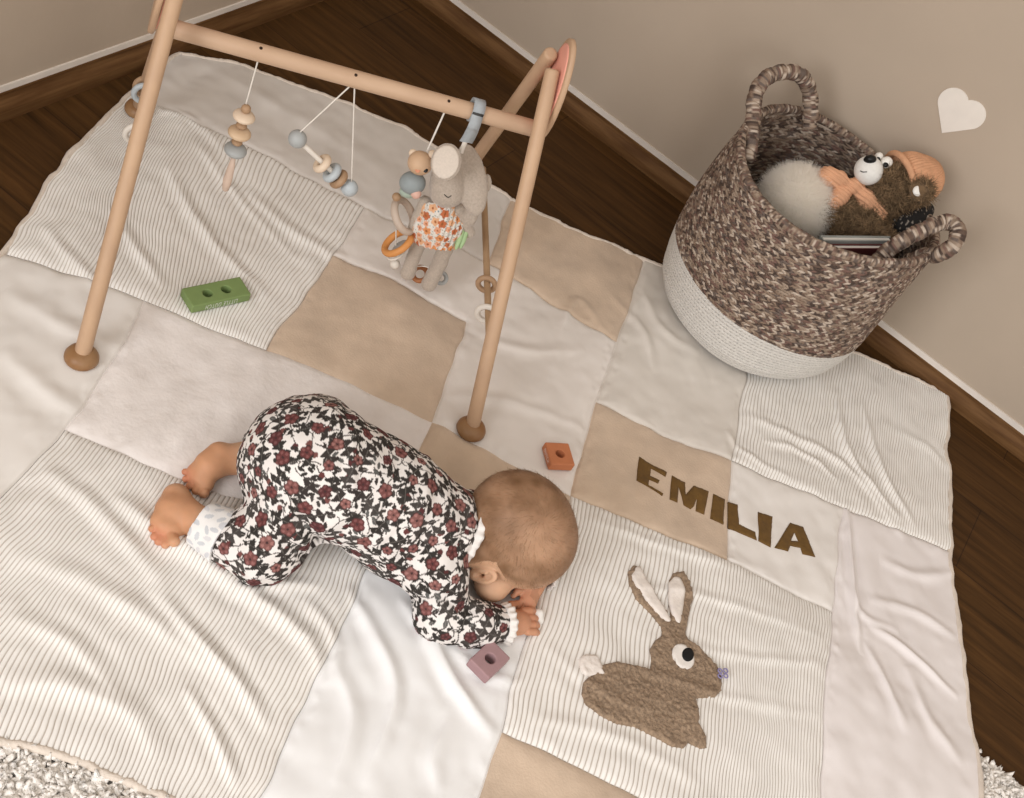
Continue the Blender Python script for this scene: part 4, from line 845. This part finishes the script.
# ------------------------------------------------------------------ baby
skin_m = mat('baby_skin', None, .55, .05, 60, .08, 900, attr=True, sss=.12, spec=.3)
BX, BY, BZ = np.eye(3)
Hc = P(520.5, 532, .112); HS = 1.14
fa = nz(np.array([.594, .34, -.73]) - .16 * CU + .05 * CT); sa = np.array([.205, -.94, 0]) + 0; ca0 = np.array([.77, .01, .63])
ca = nz(ca0 - (ca0 @ fa) * fa); sa = np.cross(fa, ca)           # sa = the baby's right
HR = np.array([ca, fa, sa])
def Hh(c, f, s): return Hc + (ca * c + fa * f + sa * s) * HS
J = dict(pel=P(322, 462, .150), lum=P(350, 481, .142), mid=P(385, 501, .125), chest=P(425, 524, .102), neck=P(476, 541, .098),
         hipR=P(306, 496, .125), kneeR=P(262, 547, .055), ankR=P(205, 526, .040),
         hipL=P(318, 436, .115), kneeL=np.array([.775, -1.195, .05]), ankL=P(243, 458, .042),
         shR=P(438, 574, .088), elR=P(440, 615, .040), wrR=P(500, 624, .036), shL=P(468, 512, .066), elL=P(545, 562, .036), wrL=P(532, 588, .034))
lo = np.array([.66, -1.52, .0]); hi = np.array([1.32, -.95, .27])
fld = Field(lo, hi, .0015)
fld.chain([J['pel'], J['lum'], J['mid'], J['chest']], [.062, .060, .060, .060], .02)
fld.cap(J['chest'], J['neck'], .048, .036, .02)
fld.cap(J['neck'], Hh(-.035, -.01, 0), .034, .036, .012)
for s_ in ('R', 'L'):
    fld.chain([J['hip' + s_], J['knee' + s_], J['ank' + s_]], [.045, .034, .0205], .012)
    fld.chain([J['sh' + s_], J['el' + s_], J['wr' + s_]], [.030, .0235, .0165], .012)
# head
fld.ell(Hh(.004, -.008, 0), tuple(HS * x_ for x_ in (.0700, .0795, .0675)), HR, .01)
fld.ell(Hh(.012, .018, 0), tuple(HS * x_ for x_ in (.054, .052, .060)), HR, .012)
for s_ in (-1, 1):
    fld.ell(Hh(-.030, .034, s_ * .031), tuple(HS * x_ for x_ in (.026, .027, .025)), HR, .014)                      # cheeks
fld.ell(Hh(-.036, .030, 0), tuple(HS * x_ for x_ in (.032, .036, .040)), HR, .012)
fld.ell(Hh(-.054, .049, 0), tuple(HS * x_ for x_ in (.013, .013, .016)), HR, .008)                                  # chin
fld.ell(Hh(.004, .063, 0), tuple(HS * x_ for x_ in (.014, .010, .040)), HR, .010)                                   # brow
for s_ in (-1, 1): fld.ell(Hh(-.010, .068, s_ * .024), tuple(HS * x_ for x_ in (.008, .007, .014)), HR, .004, 'sub') # eye hollows
for s_ in (-1, 1): fld.ell(Hh(-.011, .0575, s_ * .024), tuple(HS * x_ for x_ in (.0085, .009, .0125)), HR, .002)     # closed lids
fld.chain([Hh(-.006, .066, 0), Hh(-.022, .077, 0)], [.0055, .0075], .006)
for s_ in (-1, 1): fld.ell(Hh(-.024, .071, s_ * .0065), tuple(HS * x_ for x_ in (.005, .006, .005)), HR, .003)
fld.ell(Hh(-.037, .0675, 0), tuple(HS * x_ for x_ in (.0042, .006, .0125)), HR, .0025); fld.ell(Hh(-.043, .0655, 0), tuple(HS * x_ for x_ in (.0045, .006, .0105)), HR, .0025)
fld.ell(Hh(-.0400, .0745, 0), tuple(HS * x_ for x_ in (.0012, .004, .012)), HR, .001, 'sub')
fld.ell(Hh(-.044, .026, 0), tuple(HS * x_ for x_ in (.030, .036, .046)), HR, .016)
fld.ell(P(492, 584, .050), (.027, .027, .022), k=.016)
# ears
for s_ in (-1, 1):
    e0 = Hh(-.015, .003, s_ * .0735); q = nz(sa * s_ * .80 - fa * .60); ec = nz(ca * .93 + fa * -.12 - q * ((ca * .93 + fa * -.12) @ q)); ef = np.cross(q, ec)
    ER = np.array([ec, ef, q])
    fld.ell(e0, tuple(HS * x_ for x_ in (.0205, .0118, .0048)), ER, .0025); fld.ell(e0 - HS * ec * .015, tuple(HS * x_ for x_ in (.0075, .0075, .0050)), ER, .003)
    fld.ell(e0 + HS * (q * .0052 + ec * .002 - ef * .001 * s_), tuple(HS * x_ for x_ in (.0148, .0072, .0052)), ER, .0008, 'sub'); fld.ell(e0 + HS * (q * .001 - ec * .004), tuple(HS * x_ for x_ in (.0042, .0035, .006)), ER, .001, 'sub')
    fld.chain([e0 + HS * (q * .0022 - ec * .009 + ef * .004 * s_), e0 + HS * (q * .0030 + ec * .006 + ef * .003 * s_)], [.0016, .0018], .0015)
# hands
def hand(w_, d, n, curl=28, sc=1.0, sp=1.0, th=1, spread=.08):
    d = nz(d); n = nz(n - (n @ d) * d); t = np.cross(n, d) * th
    def rt(v, a): a = math.radians(a); return d * math.cos(a) * 1 - n * math.sin(a) if v is None else v
    pc = w_ + d * .022 * sc
    fld.ell(pc, (.0205 * sc, .0175 * sc, .0105 * sc), np.array([d, t, n]), .006)
    fld.cap(w_, pc, .0155 * sc, .013 * sc, .008)
    tips = []
    for i, L in enumerate((.92, 1.0, .96, .80)):
        o = (1.5 - i) * .0096 * sc * sp; b = w_ + d * .034 * sc + t * o + n * .001; a = curl * .5; p = [b]; rs = [.0052 * sc]
        for k, l in enumerate((.0135, .0105, .0085)):
            dd = nz(d * math.cos(math.radians(a)) - n * math.sin(math.radians(a)) + t * o * spread * 10); p.append(p[-1] + dd * l * L * sc); rs.append((.0051, .0048, .0042)[k] * sc); a += curl
        fld.chain(p, rs, .0010); tips.append(p[-1])
    b = w_ + d * .012 * sc + t * .0135 * sc; p1 = b + nz(d * .55 + t * .75 - n * .25) * .014 * sc; p2_ = p1 + nz(d * .85 + t * .25 - n * .35) * .0125 * sc
    fld.chain([b, p1, p2_], [.0068 * sc, .0060 * sc, .0048 * sc], .003); return tips
up3 = np.array([0, 0, 1.0])
dirR = P(533, 622, .03) - P(503, 625, .03); tipR = hand(J['wrR'] + nz(dirR) * .004, dirR, up3 * .9 - CU * .2, curl=26, th=1, sc=1.08)
dirL = P(525, 614, .024) - P(532, 590, .03); tipL = hand(J['wrL'], dirL, up3 * .8 + CR * .5, curl=40, th=-1, sc=.86)
# feet
def foot(ank, heel, ball, toes, r1=.0185, r2=.0150, tr=(.0078, .0060, .0056, .0052, .0050)):
    fld.cap(ank, heel, .019, .0165, .010); fld.chain([heel, (heel + ball) / 2 + [0, 0, .002], ball], [.0165, r1, r2], .010); fld.cap(ank, (heel + ball) / 2, .019, .017, .012)
    ax_ = nz(toes[-1] - toes[0]); fld.chain([ball - ax_ * .012, ball + ax_ * .012], [.0125, .0115], .008)
    for q, r in zip(toes, tr):
        q = np.array([q[0], q[1], max(q[2], qz(q) + r * .9)])
        fld.cap(ball + (q - ball) * .55, q, r * .9, r, .0012)
foot(P(196, 521, .040), P(176, 497, .034), P(166, 526, .032), [P(173, 545, .028), P(165, 545, .028), P(158.5, 541.5, .028), P(154, 536.5, .028), P(151.5, 530, .028)])
foot(P(238, 459, .045), P(219, 455, .050), P(200, 478, .032), [P(203, 496, .023), P(195, 494, .022), P(188.5, 489, .022), P(185, 481.5, .022), P(184.5, 474, .022)])
Vb, Fb = fld.mesh(); keep = Vb
nb = vnormals(Vb, Fb)
# skin colouring: rosy skin, redder hands and feet, brown downy scalp
rel = (Vb - Hc) @ HR.T / HS; c_, f_, s_ = rel.T
col = np.tile(np.array([.63, .385, .245]), (len(Vb), 1))
def blend(col, m, c): return col * (1 - m[:, None]) + np.array(c) * m[:, None]
def near(p, r0, r1): return 1 - sst(np.linalg.norm(Vb - p, axis=1), r0, r1)
for p_ in (J['wrR'] + nz(dirR) * .035, J['wrL'] + nz(dirL) * .03): col = blend(col, near(p_, .03, .045) * .7, (.58, .265, .155))
for p_ in (P(170, 520, .03), P(205, 470, .04)): col = blend(col, near(p_, .035, .06) * .6, (.52, .23, .105))
for p_ in (P(189, 480, .022), P(158, 540, .02)): col = blend(col, near(p_, .010, .030) * .55, (.60, .20, .12))
onh = (rel ** 2).sum(1) < .115 ** 2
hairline = sst(c_ * 1.0 - f_ * .95 + .003 * vn(Vb, .012, 4) + .006 * vn(Vb, .03, 5), -.026, .012) * (1 - .45 * (1 - sst(np.linalg.norm(rel - [.058, -.020, .02], axis=1), .01, .055))) * (onh & (c_ > -.062))
ear_m = (np.abs(np.abs(s_) - .073) < .016) & (np.abs(c_ + .015) < .024) & (np.abs(f_ - .0) < .018) & (np.abs(s_) > .0585)
hairline = np.where(ear_m, 0, hairline)
streak = .5 + .5 * vn(rel * np.array([1, 1, 1.0]), .006, 12)
col = blend(col, hairline * (.70 + .20 * vn(Vb, .02, 8) + .12 * streak), (.17, .085, .038))
for s0 in (-1, 1): col = blend(col, (1 - sst(np.linalg.norm(rel - [-.030, .062, s0 * .030], axis=1), .008, .026)) * .45, (.66, .24, .16))
col = blend(col, ((np.abs(c_ + .040) < .008) & (f_ > .062) & (np.abs(s_) < .013)) * .7, (.50, .13, .10))
for s0 in (-1, 1):                       # closed eyes: lash line, brow
    col = blend(col, (np.abs(c_ + .0155 - .25 * (np.abs(s_ - s0 * .024)) ** 2 * 100) < .0012) * (np.abs(s_ - s0 * .024) < .0115) * (f_ > .045) * .85, (.06, .03, .02))
    col = blend(col, (np.abs(c_ - .007) < .0025) * (np.abs(s_ - s0 * .025) < .014) * (f_ > .045) * .35, (.25, .13, .07))
baby = thing('baby', (J['pel'][0], J['pel'][1], .014), 'baby in a floral romper with bare feet, crawling on the quilt', 'person')
# only what the clothes leave bare is skin outside; keep one continuous body
body = mk('body', Vb, Fb, skin_m, baby, cols=col)
# downy hair
f4 = Fb[0]; cen = Vb[f4].mean(1); hm = hairline[f4].mean(1); fsel = f4[hm > .35]
r_ = np.random.default_rng(31); k_ = r_.choice(len(fsel), 7000); pt = Vb[fsel[k_]].mean(1) + r_.normal(size=(7000, 3)) * .0006; nrm = nb[fsel[k_][:, 0]]
whorl = Hh(.055, -.045, .012); away = pt - whorl; away -= (away * nrm).sum(1)[:, None] * nrm; away /= np.linalg.norm(away, axis=1)[:, None] + 1e-6
swirl = np.cross(nrm, away); dirh = away * .9 + swirl * .35; hv, hf = strands(pt - nrm * .0008, nrm * .12 + dirh, 0.010, .00016, .15, 3, jitter=.16, seed=9)
o = mk('hair', hv, hf, mat('fine_brown_hair', (.26, .145, .07), .6, .2, 50, 0), body, label='short fine brown hair'); o['kind'] = 'stuff'

# romper
rom = Field(lo, hi, .0014); up_ = np.array([0, 0, .004])
rom.chain([J['pel'], J['lum'], J['mid'], J['chest']], [.074, .075, .075, .072], .03)
rom.ell(J['pel'] + [-.012, -.012, .0], (.080, .080, .074), k=.03)
rom.ell(P(300, 452, .135), (.072, .072, .070), k=.03)
rom.ell(P(278, 470, .115), (.050, .050, .058), k=.03)
rom.cap(J['chest'], J['neck'] + (J['chest'] - J['neck']) * .25, .066, .050, .02)
axn = nz(P(484, 543, .098) - P(447, 526, .108)); rom.cut(P(467, 531, .101), axn, lo=P(490, 540, .10) - .11, hi=P(490, 540, .10) + .11)
rom.chain([J['hipR'], J['kneeR'] + up_, P(222, 536, .046)], [.062, .049, .035], .022)
rom.chain([J['hipL'], J['kneeL'], J['kneeL'] * .35 + J['ankL'] * .65], [.060, .046, .034], .022)
rom.chain([J['shR'], J['elR'], P(478, 624, .040), P(499, 624, .036)], [.043, .037, .032, .0265], .016)
rom.chain([J['shL'], J['elL'], J['elL'] * .55 + J['wrL'] * .45], [.034, .028, .023], .012)
rom.ell(P(395, 540, .085), (.07, .05, .055), k=.03)
axr = nz(P(503, 624, .036) - P(478, 624, .040)); rom.cut(P(503, 624, .036), axr, lo=P(503, 624, .036) - .045, hi=P(503, 624, .036) + .045)
axc = nz(P(205, 524, .040) - P(228, 538, .046)); rom.cut(P(220, 534, .044), axc, lo=P(212, 530, .04) - .055, hi=P(212, 530, .04) + .055)
Vr, Fr = rom.mesh(); nr = vnormals(Vr, Fr)
# cloth folds
t3 = fbm(Vr, .09, 41, 2); axd = nz(J['chest'] - J['pel']); al = (Vr - J['pel']) @ axd
fold = .0016 * np.sin(al / .020 * 2 * np.pi * .5 + 5 * t3) * sst(vn(Vr, .07, 43), -.2, .5) + .0022 * fbm(Vr, .035, 44, 2)
for pth, h, wd in (([(402, 560, .10), (425, 590, .09), (452, 600, .07)], -.006, .008), ([(410, 600, .05), (440, 600, .075), (470, 610, .06)], -.005, .007), ([(300, 520, .13), (318, 545, .10), (325, 560, .06)], -.010, .010), ([(282, 540, .08), (300, 552, .07), (312, 575, .05)], -.006, .008), ([(245, 530, .07), (262, 520, .1), (285, 500, .14)], -.004, .008), ([(330, 410, .2), (352, 440, .21), (350, 480, .21)], .003, .010), ([(400, 450, .17), (395, 490, .2), (380, 530, .18)], -.003, .009), ([(425, 460, .15), (425, 500, .17), (412, 545, .15)], .003, .008)):
    q = spline([P(*x) for x in pth], 20); 
    pr_x, pr_y, _ = proj(Vr); qx, qy, qz_ = proj(q); d = np.full(len(Vr), 99.0)
    for a_, b_ in zip(qx, qy): d = np.minimum(d, np.hypot(pr_x - a_, pr_y - b_))
    fold = fold + h * np.exp(-(d * .0014 / wd) ** 2) * (nr @ CT > 0)
Vr = Vr + nr * fold[:, None]
# printed leaves and flowers
CRm = np.tile(np.array([.77, .735, .71]), (len(Vr), 1)); DK = [(.042, .035, .032), (.062, .054, .050), (.036, .032, .029), (.105, .105, .10)]; MR = [(.125, .042, .040), (.17, .068, .062), (.095, .033, .033), (.21, .095, .085)]
for k, c in enumerate(pick(Vr, .0185, 21, 9000)):            # curling stems
    s, u, v = local(Vr, nr, c, .021, k + 500)
    if len(s):
        m = (np.abs(v - .0042 * np.sin(u / .0075)) < .00085) & (np.abs(u) < .017); CRm[s[m]] = (.075, .065, .06)
        m = (np.abs(u - .005 - .004 * np.sin(v / .005)) < .0007) & (v > 0) & (v < .012); CRm[s[m]] = (.075, .065, .06)
for k, c in enumerate(pick(Vr, .0158, 22, 12000)):
    s, u, v = local(Vr, nr, c, .02, k + 900)
    if not len(s): continue
    ty = k % 3
    if ty == 0:                            # sprig of small leaves
        for (a_, b_, an) in ((-.008, .0035, .6), (-.001, -.0038, -.6), (.006, .0038, .6), (.011, -.002, -.3)):
            uu = (u - a_) * math.cos(an) + (v - b_) * math.sin(an); vv = -(u - a_) * math.sin(an) + (v - b_) * math.cos(an); m = (uu / .0050) ** 2 + (vv / .0024) ** 2 < 1; CRm[s[m]] = DK[(k // 3) % 4]
    elif ty == 1:
        m = (u / .0060) ** 2 + (v / .0034) ** 2 < 1; CRm[s[m]] = DK[(k // 3 + 1) % 4]; m = (np.abs(v) < .0005) & (np.abs(u) < .006); CRm[s[m]] = (.20, .18, .17)
    else:                                  # bud
        m = ((u / .0050) ** 2 + (v / .0040) ** 2 < 1); CRm[s[m]] = MR[(k // 3) % 3]; m = ((u + .004) / .0025) ** 2 + (v / .0032) ** 2 < 1; CRm[s[m]] = DK[0]
for k, c in enumerate(pick(Vr, .0245, 23, 12000)):             # lobed oak leaves
    s, u, v = local(Vr, nr, c, .024, k + 1500)
    if not len(s): continue
    L = .0180; tt = np.clip((u + L) / (2 * L), 0, 1); wv = .0122 * np.sin(np.pi * tt) ** .6 * (.56 + .44 * np.cos(2 * np.pi * 3.0 * tt + .6 * np.sign(v))); vs = v - .15 * np.abs(v) ; m = (np.abs(v) < wv) & (np.abs(u) < L) | ((np.abs(v) < .0011) & (np.abs(u) < L * 1.15)); CRm[s[m]] = DK[k % 3]
    m = (np.abs(v) < .00045) & (np.abs(u) < L * .8); CRm[s[m]] = (.12, .11, .10)
for k, c in enumerate(pick(Vr, .0300, 24, 12000)):            # five petalled flowers
    s, u, v = local(Vr, nr, c, .014, k + 2500)
    if not len(s): continue
    r = np.hypot(u, v); th_ = np.arctan2(v, u); Rr = .0085 + .0015 * ((k * 7) % 3 - 1); edge_ = Rr * (.78 + .22 * np.abs(np.cos(2.5 * th_))); m = r < edge_ + .0009; CRm[s[m]] = (.075, .03, .03)
    c1_ = np.array(MR[k % 4]); m = r < edge_; CRm[s[m]] = c1_; m = (r < edge_ * .85) & (r > edge_ * .45) & (np.cos(5 * th_) > .1); CRm[s[m]] = c1_ * 1.5 + .02; m = r < .0018; CRm[s[m]] = (.06, .03, .03)
rom_m = mat('romper_print', None, .9, .03, 60, .25, 900, attr=True, spec=.15)
romper = mk('romper', Vr, Fr, rom_m, baby, cols=CRm, label='white romper printed with dark leaves and maroon flowers')
# turned-up cuff at the right ankle, with the pale inside of the print
cf = Field(lo, hi, .0014); ca_, cb_ = P(196, 520, .040), P(232, 541, .048); cf.cap(ca_, cb_, .0318, .0420, .002); cf.cut(P(203, 523.5, .041), axc, lo=lo, hi=hi); cf.cut(P(228, 539, .047), -axc, lo=lo, hi=hi)
vc, fc_ = cf.mesh(); nc = vnormals(vc, fc_); vc = vc + nc * (.0012 * fbm(vc, .02, 3, 2))[:, None]; cc = np.tile(np.array([.80, .79, .78]), (len(vc), 1))
for k, c in enumerate(pick(vc, .011, 3, 3000)):
    s, u, v = local(vc, nc, c, .012, k)
    if len(s): m = (u / .0065) ** 2 + (v / .0032) ** 2 < 1; cc[s[m]] = [(.60, .61, .64), (.66, .66, .68), (.56, .58, .61)][k % 3]
mk('ankle_cuff', vc, fc_, rom_m, romper, cols=cc, label='white turned-up ankle cuff with faint grey leaves')
wht = mat('cuff_white', (.80, .77, .74), .9, .04, 80, .3, 600)
def frill(c, ax_, R, r, w_, nm, ecc=1.0, waves=17, n=160, flare=.25, u0=None):
    u, v, d = frame(ax_); t = np.linspace(0, 2 * np.pi, n, endpoint=False); path = []
    rows = []
    for k, (h, rr2) in enumerate(((-w_ * .5, 0), (-w_ * .2, .0012), (w_ * .2, .0012 + flare * w_ * .4), (w_ * .5, flare * w_), (w_ * .5, flare * w_ - .002), (-w_ * .5, -.002))):
        wv = (.0016 * np.sin(waves * t)) * (0.2 + k * .3 if k < 4 else 1.1 if k == 4 else .2); rad = R + rr2 + wv; rows.append(c + d * (h + .0008 * np.sin(waves * t * .5 + k))[:, None] + (rad * np.cos(t))[:, None] * u + (rad * np.sin(t) * ecc)[:, None] * v)
    V = np.stack(rows).reshape(-1, 3); return mk(nm, V, [grid_faces(len(rows), n, cu=True, cv=True)], wht, romper)
frill(P(504, 624, .037), axr, .0272, 0, .011, 'wrist_cuff').__setitem__('label', 'white frilled wrist cuff')
axl = nz(J['wrL'] - J['elL']); frill(J['elL'] * .5 + J['wrL'] * .5, axl, .0265, 0, .010, 'wrist_cuff').__setitem__('label', 'white frilled wrist cuff')
frill(P(467, 531.5, .101), axn, .0565, 0, .013, 'collar', waves=26, n=260, flare=.12).__setitem__('label', 'white gathered collar')
# little white toy in the hands
tc_ = P(537.5, 617, .026); vt, ft_ = Field(tc_ - .03, tc_ + .03, .0009).ell(tc_, (.0085, .0125, .0075), rot2(30), .002).ell(tc_ + CU * .006 + CR * .003, (.006, .006, .006), rot2(0), .003).mesh()
o = mk('small_toy', vt, ft_, mat('glossy_white', (.84, .83, .80), .35, .02, bump=0, spec=.5)); tag(o, 'small white toy piece gripped in the baby hands', 'toy')
